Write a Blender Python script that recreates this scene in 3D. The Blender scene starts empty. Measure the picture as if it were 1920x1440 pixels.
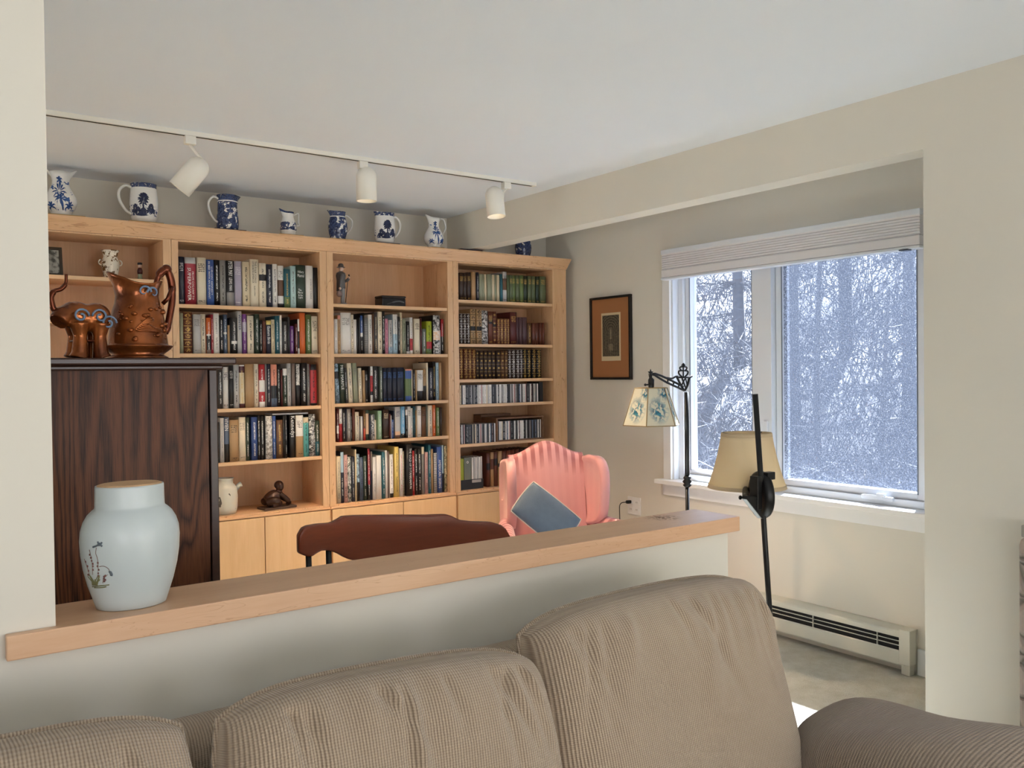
import bpy, bmesh, math, random
from mathutils import Vector, Matrix
random.seed(7)
PI = math.pi
SC = bpy.context.scene
COL = SC.collection

# ------------------------------------------------------------------ camera
EYE = Vector((0, 0, 1.46)); FPX = 1625.48
RT = Vector((0.80911258, -0.58754312, -0.01139854)); UP = Vector((0.01780126, 0.00511731, 0.99982845)); FW = Vector((0.58738399, 0.80917668, -0.01459948))
cam = bpy.data.cameras.new('camera'); cam.sensor_width = 36; cam.lens = 36 * FPX / 1920; cam.clip_start = .02
co = bpy.data.objects.new('camera', cam); COL.objects.link(co)
m = Matrix((RT, UP, -FW)).transposed().to_4x4(); m.translation = EYE
co.matrix_world = m; SC.camera = co
def at(px, py, X=None, Y=None, Z=None):
    d = FW + RT * ((px - 960) / FPX) + UP * ((720 - py) / FPX)
    t = X / d.x if X is not None else (Y / d.y if Y is not None else (Z - EYE.z) / d.z)
    return EYE + d * t

# ------------------------------------------------------------------ colour and materials
def lin(r, g, b):
    f = lambda c: (c / 255 / 12.92) if c <= 10 else ((c / 255 + .055) / 1.055) ** 2.4
    return (f(r), f(g), f(b), 1)
class NT:
    def __init__(s, name):
        s.m = bpy.data.materials.new(name); s.m.use_nodes = True; s.t = s.m.node_tree
        s.b = s.t.nodes['Principled BSDF']; s.out = s.t.nodes['Material Output']
    def n(s, typ, **kw):
        nd = s.t.nodes.new(typ)
        for k, v in kw.items():
            if k.startswith('i_'):
                key = k[2:]; nd.inputs[int(key) if key.isdigit() else key.replace('_', ' ')].default_value = v
            else: setattr(nd, k, v)
        return nd
    def l(s, a, b): s.t.links.new(a, b)
    def val(s, x, sock):
        if isinstance(x, (int, float)): sock.default_value = x
        elif isinstance(x, tuple): sock.default_value = x
        else: s.l(x, sock)
    def math(s, op, a, b=0., c=None, clamp=False):
        nd = s.n('ShaderNodeMath', operation=op, use_clamp=clamp); s.val(a, nd.inputs[0]); s.val(b, nd.inputs[1])
        if c is not None: s.val(c, nd.inputs[2])
        return nd.outputs[0]
    def mix(s, f, a, b):
        nd = s.n('ShaderNodeMix', data_type='RGBA'); s.val(f, nd.inputs[0]); s.val(a, nd.inputs[6]); s.val(b, nd.inputs[7]); return nd.outputs[2]
    def coord(s, which='Object'): return s.n('ShaderNodeTexCoord').outputs[which]
    def mapv(s, v, scale=(1, 1, 1), loc=(0, 0, 0), rot=(0, 0, 0)):
        nd = s.n('ShaderNodeMapping'); s.l(v, nd.inputs[0]); nd.inputs['Scale'].default_value = scale; nd.inputs['Location'].default_value = loc; nd.inputs['Rotation'].default_value = rot; return nd.outputs[0]
    def noise(s, v, scale, detail=3, rough=.5, dist=0., dim='3D'):
        nd = s.n('ShaderNodeTexNoise', noise_dimensions=dim); s.l(v, nd.inputs['Vector']); nd.inputs['Scale'].default_value = scale; nd.inputs['Detail'].default_value = detail
        nd.inputs['Roughness'].default_value = rough; nd.inputs['Distortion'].default_value = dist; return nd.outputs[0]
    def ramp(s, f, lo, hi): 
        nd = s.n('ShaderNodeMapRange'); s.l(f, nd.inputs[0]); nd.inputs[1].default_value = lo; nd.inputs[2].default_value = hi; return nd.outputs[0]
    def sep(s, v):
        nd = s.n('ShaderNodeSeparateXYZ'); s.l(v, nd.inputs[0]); return nd.outputs
    def bump(s, h, strength=.3, dist=.002):
        nd = s.n('ShaderNodeBump'); s.l(h, nd.inputs['Height']); nd.inputs['Strength'].default_value = strength; nd.inputs['Distance'].default_value = dist; s.l(nd.outputs[0], s.b.inputs['Normal'])
    def base(s, c): s.val(c, s.b.inputs['Base Color'])
    def set(s, rough=.5, metal=0., spec=.5):
        s.b.inputs['Roughness'].default_value = rough; s.b.inputs['Metallic'].default_value = metal; s.b.inputs['Specular IOR Level'].default_value = spec; return s.m
def flat(name, c, rough=.5, metal=0., spec=.5, var=.06, scale=12, bump=0):
    t = NT(name); n = t.noise(t.coord(), scale, 4)
    c2 = tuple(x * (1 - var * 2) for x in c[:3]) + (1,)
    t.base(t.mix(n, c, c2))
    if bump: t.bump(t.noise(t.coord(), scale * 12, 2), bump, .002)
    return t.set(rough, metal, spec)
def wood(name, c1, c2, axis='z', scale=1., rough=.35, dark=None, plank=0):
    t = NT(name); v = t.coord()
    st = {'z': (9, 9, .7), 'x': (.7, 9, 9), 'y': (9, .7, 9)}[axis]
    v2 = t.mapv(v, tuple(a * scale for a in st))
    n = t.noise(v2, 2.2, 5, .6, .6); n2 = t.noise(t.mapv(v, tuple(a * scale * 6 for a in st)), 3, 2)
    f = t.math('ADD', t.math('MULTIPLY', n, .75), t.math('MULTIPLY', n2, .25))
    c = t.mix(t.ramp(f, .3, .72), c1, c2)
    if plank:
        s = t.sep(v); k = t.math('FLOOR', t.math('DIVIDE', s[0], plank))
        w = t.n('ShaderNodeTexWhiteNoise', noise_dimensions='1D'); t.l(k, w.inputs['W'])
        c = t.mix(t.math('MULTIPLY', w.outputs[0], .3), c, tuple(x * .72 for x in c2[:3]) + (1,))
    if dark:
        w = t.noise(t.mapv(v, tuple(a * scale * .6 for a in st)), 3.1, 3, .5, 1.5)
        k = t.math('LESS_THAN', t.math('ABSOLUTE', t.math('SUBTRACT', w, .5)), .006)
        c = t.mix(t.math('MULTIPLY', k, .45), c, dark)
    t.base(c); t.bump(n2, .05, .001)
    return t.set(rough)

M = {}
M['wall'] = flat('wall_paint', lin(219, 214, 202), .85, var=.015, scale=3, bump=.05)
M['ceil'] = flat('ceiling_paint', lin(224, 230, 238), .9, var=.01, scale=3, bump=.05)
M['trim'] = flat('white_trim_paint', lin(232, 232, 230), .45, var=.01)
M['vinyl'] = flat('white_vinyl', lin(222, 226, 232), .35, var=.01)
M['maple'] = wood('maple', lin(222, 184, 144), lin(207, 164, 122), 'z', 1, .38, lin(150, 95, 55))
M['maple_x'] = wood('maple_across', lin(222, 182, 142), lin(207, 162, 120), 'x', 1, .38, lin(150, 95, 55))
M['maple_door'] = wood('maple_door', lin(226, 190, 146), lin(212, 172, 126), 'z', .8, .36)
M['maple_back'] = wood('maple_back_panel', lin(222, 182, 142), lin(203, 158, 116), 'z', .8, .45, plank=.16)
M['shelf'] = wood('maple_shelf', lin(226, 190, 150), lin(211, 169, 127), 'x', 1, .4)
M['black'] = flat('black_iron', lin(24, 24, 25), .4, .3)
M['white_metal'] = flat('white_enamel', lin(232, 229, 220), .4, var=.01)
M['pages'] = flat('paper_pages', lin(214, 200, 172), .8, var=.1, scale=200)
M['heater'] = flat('heater_enamel', lin(214, 214, 202), .45, var=.01)
M['dark_slot'] = flat('dark_slot', lin(30, 30, 30), .8)
M['glassless'] = flat('grey_gasket', lin(120, 128, 140), .5)
M['screen_black'] = flat('dark_lacquer', lin(28, 22, 20), .25)

def t_oak():
    t = NT('dark_oak'); v = t.coord()
    big = t.noise(t.mapv(v, (1, 1, .13)), 4.2, 3, .5, .5)
    w = t.math('PINGPONG', t.math('MULTIPLY', t.math('ADD', big, t.math('MULTIPLY', t.noise(t.mapv(v, (1, 1, .1)), 22, 2), .018)), 52.), 1.)
    w = t.math('POWER', w, 1.6)
    fine = t.noise(t.mapv(v, (170, 170, 5)), 3, 3, .6)
    f = t.math('ADD', t.math('MULTIPLY', w, .5), t.math('MULTIPLY', t.ramp(fine, .3, .7), .5))
    patch = t.noise(t.mapv(v, (1, 1, .4)), 3, 2)
    hi = t.mix(t.ramp(patch, .35, .65), lin(108, 66, 42), lin(84, 50, 36))
    t.base(t.mix(t.ramp(f, .2, .85), hi, lin(42, 23, 18))); t.bump(f, .12, .001)
    return t.set(.42, 0, .2)
M['oak'] = t_oak()
M['oak_plain'] = wood('dark_oak_edge', lin(62, 38, 30), lin(40, 24, 20), 'x', 1, .3)

def t_ledge():
    t = NT('maple_ledge'); v = t.coord()
    v2 = t.mapv(v, (.8, 9, 9)); n = t.noise(v2, 2.2, 5, .6, .6)
    n2 = t.noise(t.mapv(v, (6, 60, 60)), 3, 2)
    c = t.mix(t.ramp(t.math('ADD', t.math('MULTIPLY', n, .75), t.math('MULTIPLY', n2, .25)), .3, .72), lin(220, 182, 148), lin(206, 162, 126))
    w = t.noise(t.mapv(v, (1.4, 12, 12)), 2.1, 3, .5, 1.4)
    c = t.mix(t.math('MULTIPLY', t.math('LESS_THAN', t.math('ABSOLUTE', t.math('SUBTRACT', w, .5)), .003), .3), c, lin(160, 108, 74))
    # worn patch in the varnish near the open end
    d = t.n('ShaderNodeVectorMath', operation='DISTANCE'); t.l(v, d.inputs[0]); d.inputs[1].default_value = (1.70, 1.655, 1.06)
    wear_sheen = t.math('MULTIPLY', t.ramp(d.outputs[1], .055, .01), t.ramp(t.noise(v, 120, 3), .42, .55), clamp=True)
    t.base(t.mix(wear_sheen, c, lin(120, 88, 66)))
    t.l(t.math('ADD', t.math('MULTIPLY', wear_sheen, .4), .33), t.b.inputs['Roughness'])
    t.bump(n2, .04, .001)
    t.b.inputs['Specular IOR Level'].default_value = .5
    return t.m
M['ledge'] = t_ledge()

def t_fabric(name, c1, c2, cx=416., cy=540.):
    t = NT(name); uv = t.sep(t.coord('UV'))
    a = t.math('SINE', t.math('MULTIPLY', uv[0], cx * PI)); b = t.math('SINE', t.math('MULTIPLY', uv[1], cy * PI))
    aa = t.ramp(a, -1, 1); bb = t.ramp(b, -1, 1)
    h = t.math('ADD', t.math('MULTIPLY', t.math('POWER', aa, .7), .72), t.math('MULTIPLY', bb, .28))
    n = t.noise(t.coord(), 4, 3)
    t.base(t.mix(t.ramp(h, .15, .85), c2, t.mix(t.math('MULTIPLY', n, .3), c1, c2)))
    t.bump(h, .8, .0025); t.b.inputs['Sheen Weight'].default_value = .25
    return t.set(.9, 0, .2)
M['fabric'] = t_fabric('waffle_upholstery', lin(184, 166, 144), lin(140, 121, 102))
M['fabric_dark'] = t_fabric('waffle_upholstery_brown', lin(162, 145, 129), lin(122, 107, 94))

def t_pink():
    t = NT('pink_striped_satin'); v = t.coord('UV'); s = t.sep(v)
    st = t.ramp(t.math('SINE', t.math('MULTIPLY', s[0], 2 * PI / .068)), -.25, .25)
    wear_sheen = t.ramp(t.math('ADD', s[1], t.math('MULTIPLY', t.noise(t.coord(), 7, 3), .16)), .95, 1.06)  # satin sheen painted in: stripes kept near the top, noise-faded lower down
    f = t.math('MULTIPLY', t.math('MULTIPLY', st, t.math('ADD', t.math('MULTIPLY', wear_sheen, .8), .06)), 1., clamp=True)
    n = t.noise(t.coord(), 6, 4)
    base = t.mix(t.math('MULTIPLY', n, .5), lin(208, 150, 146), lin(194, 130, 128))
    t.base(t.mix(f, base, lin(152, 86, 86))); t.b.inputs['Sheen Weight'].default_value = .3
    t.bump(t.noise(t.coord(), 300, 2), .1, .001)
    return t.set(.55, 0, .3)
M['pink'] = t_pink()
M['piping_pink'] = flat('pink_piping', lin(170, 96, 94), .7)
M['denim'] = flat('blue_grey_denim', lin(84, 98, 116), .9, var=.12, scale=30, bump=.4)
M['cordpipe'] = flat('pale_piping', lin(190, 180, 170), .8)
M['carpet'] = None
def t_carpet():
    t = NT('beige_carpet'); v = t.coord(); a = t.noise(v, 9, 5, .7); b = t.noise(v, 190, 3, .7)
    c = t.mix(t.ramp(a, .35, .68), lin(218, 219, 210), lin(196, 196, 182))
    t.base(t.mix(t.math('MULTIPLY', t.ramp(b, .3, .7), .25), c, lin(160, 154, 134))); t.bump(b, .9, .006)
    return t.set(.95, 0, .1)
M['carpet'] = t_carpet()
M['red_wood'] = wood('cherry_stain', lin(124, 58, 34), lin(98, 40, 24), 'x', 1, .28)
M['glaze'] = flat('pale_blue_grey_glaze', lin(188, 197, 198), .3, var=.03, scale=6)
M['cork'] = flat('cork', lin(206, 168, 128), .9, var=.12, scale=160, bump=.3)
def t_copper():
    t = NT('copper_lustre'); n = t.noise(t.coord(), 14, 3)
    t.base(t.mix(t.ramp(n, .35, .65), lin(158, 88, 40), lin(92, 46, 22))); t.bump(t.noise(t.coord(), 55, 2), .25, .004)
    return t.set(.2, .6)
M['copper'] = t_copper()
M['copper_dark'] = flat('dark_copper_lustre', lin(104, 50, 28), .2, .7)
M['blue_enamel'] = flat('blue_enamel', lin(104, 128, 156), .35)
M['bronze'] = flat('dark_bronze', lin(58, 36, 28), .3, .4)
M['gold'] = flat('gilt', lin(206, 168, 92), .4, .5)
M['china'] = flat('white_china', lin(232, 230, 224), .18, var=.02)
M['skin'] = flat('porcelain_skin', lin(226, 196, 176), .35)
M['gunmetal'] = flat('grey_blue_porcelain', lin(96, 96, 97), .4)
M['greyporc'] = flat('grey_porcelain', lin(158, 158, 157), .4)

def t_blue(name, kind):
    t = NT(name); v = t.coord(); g = t.sep(t.coord('UV')); z = g[1]
    sc = {'tree': 26, 'flower': 22, 'full': 34, 'band': 40}[kind]
    n = t.noise(v, sc, 4, .62, .4); n2 = t.noise(v, sc * 3, 3, .6)
    fig = t.math('GREATER_THAN', t.math('ADD', t.math('MULTIPLY', n, .75), t.math('MULTIPLY', n2, .25)), {'tree': .49, 'flower': .515, 'full': .43, 'band': .47}[kind])
    def between(a, b): return t.math('MULTIPLY', t.math('GREATER_THAN', z, a), t.math('LESS_THAN', z, b))
    if kind == 'tree':
        f = t.math('MAXIMUM', t.math('MULTIPLY', t.math('GREATER_THAN', n2, .56), between(.15, .42)), t.math('MULTIPLY', between(.88, .995), t.math('GREATER_THAN', n2, .40)))
    elif kind == 'flower': f = t.math('MULTIPLY', t.math('GREATER_THAN', n, .60), between(.08, .94))
    elif kind == 'full': f = t.math('MAXIMUM', t.math('MULTIPLY', fig, t.math('LESS_THAN', z, .80)), t.math('MULTIPLY', between(.83, 1.1), t.math('GREATER_THAN', n2, .36)))
    else: f = t.math('MAXIMUM', t.math('MULTIPLY', fig, between(.2, .55)), between(.93, 1.1))
    blue = t.mix(t.ramp(n2, .35, .65), lin(26, 34, 66), lin(70, 86, 128)) if kind != 'flower' else t.mix(n2, lin(44, 78, 138), lin(72, 108, 168))
    t.base(t.mix(f, lin(232, 231, 228), blue))
    return t.set(.15)
for k in ('tree', 'flower', 'full', 'band'): M['blue_' + k] = t_blue('blue_and_white_' + k, k)

# ------------------------------------------------------------------ mesh helpers
def new(): return bmesh.new()
def box(bm, a, b, mi=0, rot=None, piv=None):
    x0, y0, z0 = a; x1, y1, z1 = b
    vs = [bm.verts.new(p) for p in ((x0, y0, z0), (x1, y0, z0), (x1, y1, z0), (x0, y1, z0), (x0, y0, z1), (x1, y0, z1), (x1, y1, z1), (x0, y1, z1))]
    for q in ((3, 2, 1, 0), (4, 5, 6, 7), (0, 1, 5, 4), (1, 2, 6, 5), (2, 3, 7, 6), (3, 0, 4, 7)):
        f = bm.faces.new([vs[i] for i in q]); f.material_index = mi
    if rot is not None:
        bmesh.ops.rotate(bm, verts=vs, cent=piv or ((x0 + x1) / 2, (y0 + y1) / 2, (z0 + z1) / 2), matrix=rot)
    return vs
def lathe(bm, prof, c=(0, 0, 0), n=40, cap=True, fn=None, mi=0):
    uvl = bm.loops.layers.uv.verify()
    rings = []; zs = [p[1] for p in prof]; z0, z1 = min(zs), max(zs)
    for r, z in prof:
        ring = []
        for i in range(n):
            a = 2 * PI * i / n; p = Vector((r * math.cos(a), r * math.sin(a), z))
            if fn: p = fn(p, a)
            ring.append(bm.verts.new(p + Vector(c)))
        rings.append(ring)
    for k in range(len(rings) - 1):
        for i in range(n):
            j = (i + 1) % n
            try: f = bm.faces.new((rings[k][i], rings[k][j], rings[k + 1][j], rings[k + 1][i]))
            except ValueError: continue
            f.smooth = True; f.material_index = mi
            us = (i / n, (i + 1) / n, (i + 1) / n, i / n); vs = (k, k, k + 1, k + 1)
            for lp, uu, kk in zip(f.loops, us, vs): lp[uvl].uv = (uu, (prof[kk][1] - z0) / max(z1 - z0, 1e-6))
    if cap:
        for ring, flip in ((rings[0], 1), (rings[-1], 0)):
            try: f = bm.faces.new(ring[::-1] if flip else ring); f.material_index = mi
            except ValueError: pass
    return rings
def tube(bm, pts, r, n=8, cap=True, mi=0, flatf=1.):
    pts = [Vector(p) for p in pts]; rs = r if isinstance(r, (list, tuple)) else [r] * len(pts)
    rings = []; prev = None
    for i, p in enumerate(pts):
        t = (pts[min(i + 1, len(pts) - 1)] - pts[max(i - 1, 0)]).normalized()
        if prev is None:
            a = Vector((0, 0, 1)) if abs(t.z) < .9 else Vector((0, 1, 0)); u = t.cross(a).normalized()
        else: u = (prev - t * prev.dot(t)).normalized()
        prev = u; w = t.cross(u)
        rings.append([bm.verts.new(p + (u * math.cos(2 * PI * k / n) + w * math.sin(2 * PI * k / n) * flatf) * rs[i]) for k in range(n)])
    for a, b in zip(rings, rings[1:]):
        for k in range(n):
            f = bm.faces.new((a[k], a[(k + 1) % n], b[(k + 1) % n], b[k])); f.smooth = True; f.material_index = mi
    if cap:
        for q in (rings[0][::-1], rings[-1]):
            f = bm.faces.new(q); f.material_index = mi
def smooth_path(pts, k=6):
    pts = [Vector(p) for p in pts]; out = []
    P = [pts[0] * 2 - pts[1]] + pts + [pts[-1] * 2 - pts[-2]]
    for i in range(1, len(P) - 2):
        for j in range(k):
            t = j / k; a, b, c, d = P[i - 1:i + 3]
            out.append(.5 * ((2 * b) + (c - a) * t + (2 * a - 5 * b + 4 * c - d) * t * t + (3 * b - a - 3 * c + d) * t ** 3))
    return out + [pts[-1]]
def prism(bm, outline, d0, d1, plane='xz', mi=0):
    def P(a, b, d): return {'xz': (a, d, b), 'yz': (d, a, b), 'xy': (a, b, d)}[plane]
    v0 = [bm.verts.new(P(a, b, d0)) for a, b in outline]; v1 = [bm.verts.new(P(a, b, d1)) for a, b in outline]
    n = len(outline)
    fs = [bm.faces.new(v0), bm.faces.new(v1[::-1])] + [bm.faces.new((v0[i], v1[i], v1[(i + 1) % n], v0[(i + 1) % n])) for i in range(n)]
    for f in fs: f.material_index = mi
    return v0 + v1
def ball(bm, c, r, sc=(1, 1, 1), seg=16, rot=None, mi=0):
    v = bmesh.ops.create_uvsphere(bm, u_segments=seg, v_segments=max(6, seg * 2 // 3), radius=r)['verts']
    bmesh.ops.scale(bm, vec=sc, verts=v)
    if rot is not None: bmesh.ops.rotate(bm, verts=v, cent=(0, 0, 0), matrix=rot)
    bmesh.ops.translate(bm, vec=c, verts=v)
    for q in v:
        for f in q.link_faces: f.smooth = True; f.material_index = mi
    return v
def finish(bm): bmesh.ops.recalc_face_normals(bm, faces=bm.faces[:])
def obj(name, bm, mat, parent=None, world=False, bevel=0, seg=2, smooth=False):
    finish(bm)
    if smooth:
        for f in bm.faces: f.smooth = True
    if world and parent is not None: bmesh.ops.translate(bm, vec=-total(parent), verts=bm.verts[:])
    me = bpy.data.meshes.new(name); bm.to_mesh(me); bm.free()
    o = bpy.data.objects.new(name, me); COL.objects.link(o)
    for x in (mat if isinstance(mat, list) else [mat]): me.materials.append(x)
    if parent is not None: o.parent = parent
    if bevel:
        b = o.modifiers.new('bevel', 'BEVEL'); b.width = bevel; b.segments = seg; b.limit_method = 'ANGLE'; b.angle_limit = .6
    return o
def total(p):
    v = Vector(p.location)
    while p.parent: p = p.parent; v += p.location
    return v
def tag(o, label, cat, group=None, kind=None):
    o['label'] = label; o['category'] = cat
    if group: o['group'] = group
    if kind: o['kind'] = kind
    return o
def thing(name, label, cat, loc=(0, 0, 0), rz=0., group=None):
    o = bpy.data.objects.new(name, None); COL.objects.link(o); o.empty_display_size = .05
    o.location = loc; o.rotation_euler = (0, 0, rz); return tag(o, label, cat, group)
def struct(name, bm, mat, parent=None, bevel=0):
    o = obj(name, bm, mat, parent, bevel=bevel)
    if parent is None: o['kind'] = 'structure'
    return o
def box_obj(name, a, b, mat, parent=None, bevel=0, world=True):
    bm = new(); box(bm, a, b); return obj(name, bm, mat, parent, world, bevel)
ORD = 'first second third fourth fifth sixth seventh eighth ninth tenth eleventh twelfth thirteenth fourteenth fifteenth sixteenth seventeenth eighteenth nineteenth'.split()
def ordw(n):
    if n < 20: return ORD[n - 1]
    t = ['', '', 'twenty', 'thirty', 'forty', 'fifty', 'sixty', 'seventy', 'eighty', 'ninety'][n // 10]
    return t + '-' + ORD[n % 10 - 1] if n % 10 else {20: 'twentieth', 30: 'thirtieth', 40: 'fortieth', 50: 'fiftieth', 60: 'sixtieth', 70: 'seventieth', 80: 'eightieth', 90: 'ninetieth'}[n]

# ------------------------------------------------------------------ the setting
D, BW, W, B, B2, CZ, BZ = 4.68, 5.0, 3.95, 3.10, 3.22, 2.496, 2.257
LX, NY = -3.6, -3.0
bm = new(); box(bm, (LX, NY, -.12), (W, BW, 0)); struct('floor', bm, M['carpet'])
bm = new(); box(bm, (LX, NY, CZ), (W + .17, BW + .12, CZ + .15)); struct('ceiling', bm, M['ceil'])
bm = new(); box(bm, (LX, BW, 0), (W, BW + .12, CZ)); struct('wall_back', bm, M['wall'])
bm = new(); box(bm, (LX - .12, NY, 0), (LX, BW + .12, CZ)); struct('wall_left', bm, M['wall'])
# pier and header that frame the window bay: one wall plane with a wide opening
bm = new(); prism(bm, [(-1.55, 0), (1.69, 0), (1.69, BZ), (BW, BZ), (BW, CZ), (-1.55, CZ)], B, B2, 'yz'); box(bm, (B, NY, 0), (B2, -1.55, .5)); box(bm, (B, NY, 2.1), (B2, -1.55, CZ)); box(bm, (B, NY, .5), (B2, -2.5, 2.1)); struct('wall_right', bm, M['wall'])  # second opening, out of view, added to let sun onto the floor
# window wall
WY0, WY1, WZ0, WZ1 = 2.13, 3.756, .775, 2.165
bm = new()
box(bm, (W, 1.2, 0), (W + .17, BW + .12, WZ0)); box(bm, (W, 1.2, WZ1), (W + .17, BW + .12, CZ)); box(bm, (W, 1.2, WZ0), (W + .17, WY0, WZ1)); box(bm, (W, WY1, WZ0), (W + .17, BW + .12, WZ1))
struct('wall_window', bm, M['wall'])
bm = new(); box(bm, (B2, 1.08, 0), (W + .17, 1.2, CZ)); struct('wall_bay', bm, M['wall'])
# partition: full height at the left, half height under the ledge
PX = .218
bm = new(); prism(bm, [(LX, 0), (1.845, 0), (1.845, 1.0205), (PX, 1.0205), (PX, CZ), (LX, CZ)], 1.555, 1.68, 'xz'); struct('wall_partition', bm, M['wall'])
# rear wall of the living room with its wide window openings (behind the viewpoint)
bm = new(); box(bm, (LX, NY - .12, 0), (W, NY, .85)); box(bm, (LX, NY - .12, 1.95), (W, NY, CZ))
for a, b in ((LX, -1.7), (-.6, .8), (1.9, W)): box(bm, (a, NY - .12, .85), (b, NY, 1.95))
struct('wall_rear', bm, M['wall'])
bm = new(); box(bm, (W - .015, 1.2, 0), (W, 2.185, .125)); struct('baseboard_window', bm, M['trim'], bevel=.003)
bm = new(); box(bm, (LX, BW - .015, 0), (.36, BW, .1)); struct('baseboard_back', bm, M['trim'], bevel=.003)

# ledge on top of the half wall
L = thing('wall_ledge', 'thick maple ledge capping the half wall behind the sofa', 'ledge', (.147, 1.555, 1.0208))
bm = new(); prism(bm, [(.147, 1.536), (1.873, 1.536), (1.873, 1.70), (.2185, 1.70), (.2185, 1.5545), (.147, 1.5545)], 1.0208, 1.06, 'xy')
o = obj('ledge_board', bm, M['ledge'], L, True, .002)
# object coordinates of the board: keep the grain in room coordinates
for v in o.data.vertices: v.co += total(L)
o.location = -total(L)

# ------------------------------------------------------------------ window
win = bpy.data.objects.new('window_1', None); COL.objects.link(win); win.location = (W, 2.95, WZ0); win['kind'] = 'structure'
def wpart(name, boxes, mat, bevel=.002, parent=win):
    bm = new()
    for a, b in boxes: box(bm, a, b)
    return obj(name, bm, mat, parent, True, bevel)
wpart('casing', [((W - .018, WY1, .78), (W, WY1 + .062, 2.186)), ((W - .018, WY0 - .062, .78), (W, WY0, 2.186)), ((W - .018, WY0, 2.165), (W, WY1, 2.186))], M['trim'])
wpart('sill', [((W - .065, WY0 - .09, .752), (W + .06, WY1 + .10, .779))], M['trim'], .004)
wpart('apron', [((W - .017, WY0 - .07, .68), (W, WY1 + .07, .752))], M['trim'])
G = W + .10   # plane of the panes
wpart('jamb', [((W, WY1 - .012, .779), (W + .16, WY1, WZ1)), ((W, WY0, .779), (W + .16, WY0 + .012, WZ1)), ((W, WY0 + .012, 2.153), (W + .16, WY1 - .012, WZ1))], M['vinyl'])
fx0, fx1 = W + .045, W + .135
MY0, MY1 = 3.035, 3.165
wpart('window_frame', [((fx0, WY1 - .05, .78), (fx1, WY1 - .0125, 2.152)), ((fx0, WY0 + .0125, .78), (fx1, WY0 + .05, 2.152)), ((fx0, WY0 + .05, .78), (fx1, WY1 - .05, .815)), ((fx0, WY0 + .05, 2.12), (fx1, WY1 - .05, 2.152)), ((W + .025, MY0, .815), (fx1, MY1, 2.12))], M['vinyl'])
def sash(name, y0, y1, w, x0, x1, gw):
    s = wpart(name, [((x0, y0, .816), (x1, y0 + w, 2.119)), ((x0, y1 - w, .816), (x1, y1, 2.119)), ((x0, y0 + w, .816), (x1, y1 - w, .816 + w * .8)), ((x0, y0 + w, 2.119 - w), (x1, y1 - w, 2.119))], M['vinyl'])
    bm = new(); t = .006
    for a, b in (((x0 - .002, y0 + w - t, .816 + w * .8 - t), (x0 + .001, y0 + w, 2.115 - w)), ((x0 - .002, y1 - w, .816 + w * .8 - t), (x0 + .001, y1 - w + t, 2.115 - w))): box(bm, a, b)
    obj('gasket', bm, M['glassless'], s, True)
    return s
s1 = sash('fixed_sash', MY1 + .002, WY1 - .052, .036, G - .03, G + .03, 0)
s2 = sash('casement_sash', WY0 + .052, MY0 - .002, .042, G - .035, G + .03, 0)
tg = NT('window_glass'); tg.t.nodes.remove(tg.b)
gl = tg.n('ShaderNodeBsdfGlossy', i_Roughness=.02); tr = tg.n('ShaderNodeBsdfTransparent'); ms = tg.n('ShaderNodeMixShader'); lw = tg.n('ShaderNodeLayerWeight', i_Blend=.5); fr_ = tg.math('ADD', .03, tg.math('MULTIPLY', tg.math('POWER', lw.outputs['Facing'], 5.), .6), clamp=True)
tr.inputs[0].default_value = (.93, .96, 1, 1)
hz = tg.n('ShaderNodeBsdfTranslucent'); hz.inputs[0].default_value = (.10, .112, .14, 1); hm = tg.n('ShaderNodeMixShader', i_0=.045); tg.l(tr.outputs[0], hm.inputs[1]); tg.l(hz.outputs[0], hm.inputs[2])
tg.l(fr_, ms.inputs[0]); tg.l(hm.outputs[0], ms.inputs[1]); tg.l(gl.outputs[0], ms.inputs[2]); tg.l(ms.outputs[0], tg.out.inputs[0])
M['glass'] = tg.m
wpart('pane', [((G, MY1 + .038, .845), (G + .004, WY1 - .088, 2.085))], M['glass'], 0, s1)
wpart('pane', [((G, WY0 + .094, .85), (G + .004, MY0 - .044, 2.08))], M['glass'], 0, s2)
# insect screen inside the casement, its sun glitter painted in as brighter noise specks
ts = NT('insect_screen'); ts.t.nodes.remove(ts.b); v = ts.coord()
w1 = ts.math('SINE', ts.math('MULTIPLY', ts.sep(v)[1], 2 * PI / .0042)); w2 = ts.math('SINE', ts.math('MULTIPLY', ts.sep(v)[2], 2 * PI / .0042))
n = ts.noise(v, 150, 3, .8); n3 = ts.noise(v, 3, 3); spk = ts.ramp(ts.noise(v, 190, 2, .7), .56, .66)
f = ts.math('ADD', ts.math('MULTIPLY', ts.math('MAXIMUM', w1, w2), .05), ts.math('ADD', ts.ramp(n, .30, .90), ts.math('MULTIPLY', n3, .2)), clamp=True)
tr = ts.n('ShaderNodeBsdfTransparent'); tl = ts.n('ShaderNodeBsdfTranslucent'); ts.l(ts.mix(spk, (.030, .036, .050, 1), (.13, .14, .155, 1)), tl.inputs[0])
df = ts.n('ShaderNodeBsdfDiffuse'); df.inputs[0].default_value = (.12, .13, .16, 1); ad = ts.n('ShaderNodeMixShader', i_0=.25); ts.l(tl.outputs[0], ad.inputs[1]); ts.l(df.outputs[0], ad.inputs[2])
ms = ts.n('ShaderNodeMixShader'); ts.l(f, ms.inputs[0]); ts.l(tr.outputs[0], ms.inputs[1]); ts.l(ad.outputs[0], ms.inputs[2]); ts.l(ms.outputs[0], ts.out.inputs[0])
M['screen'] = ts.m
wpart('insect_screen', [((G - .022, WY0 + .094, .85), (G - .0215, MY0 - .044, 2.08))], M['screen'], 0, s2)
ck = wpart('crank', [((G - .075, 2.33, .80), (G - .05, 2.50, .822))], M['vinyl'], .006)
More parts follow.
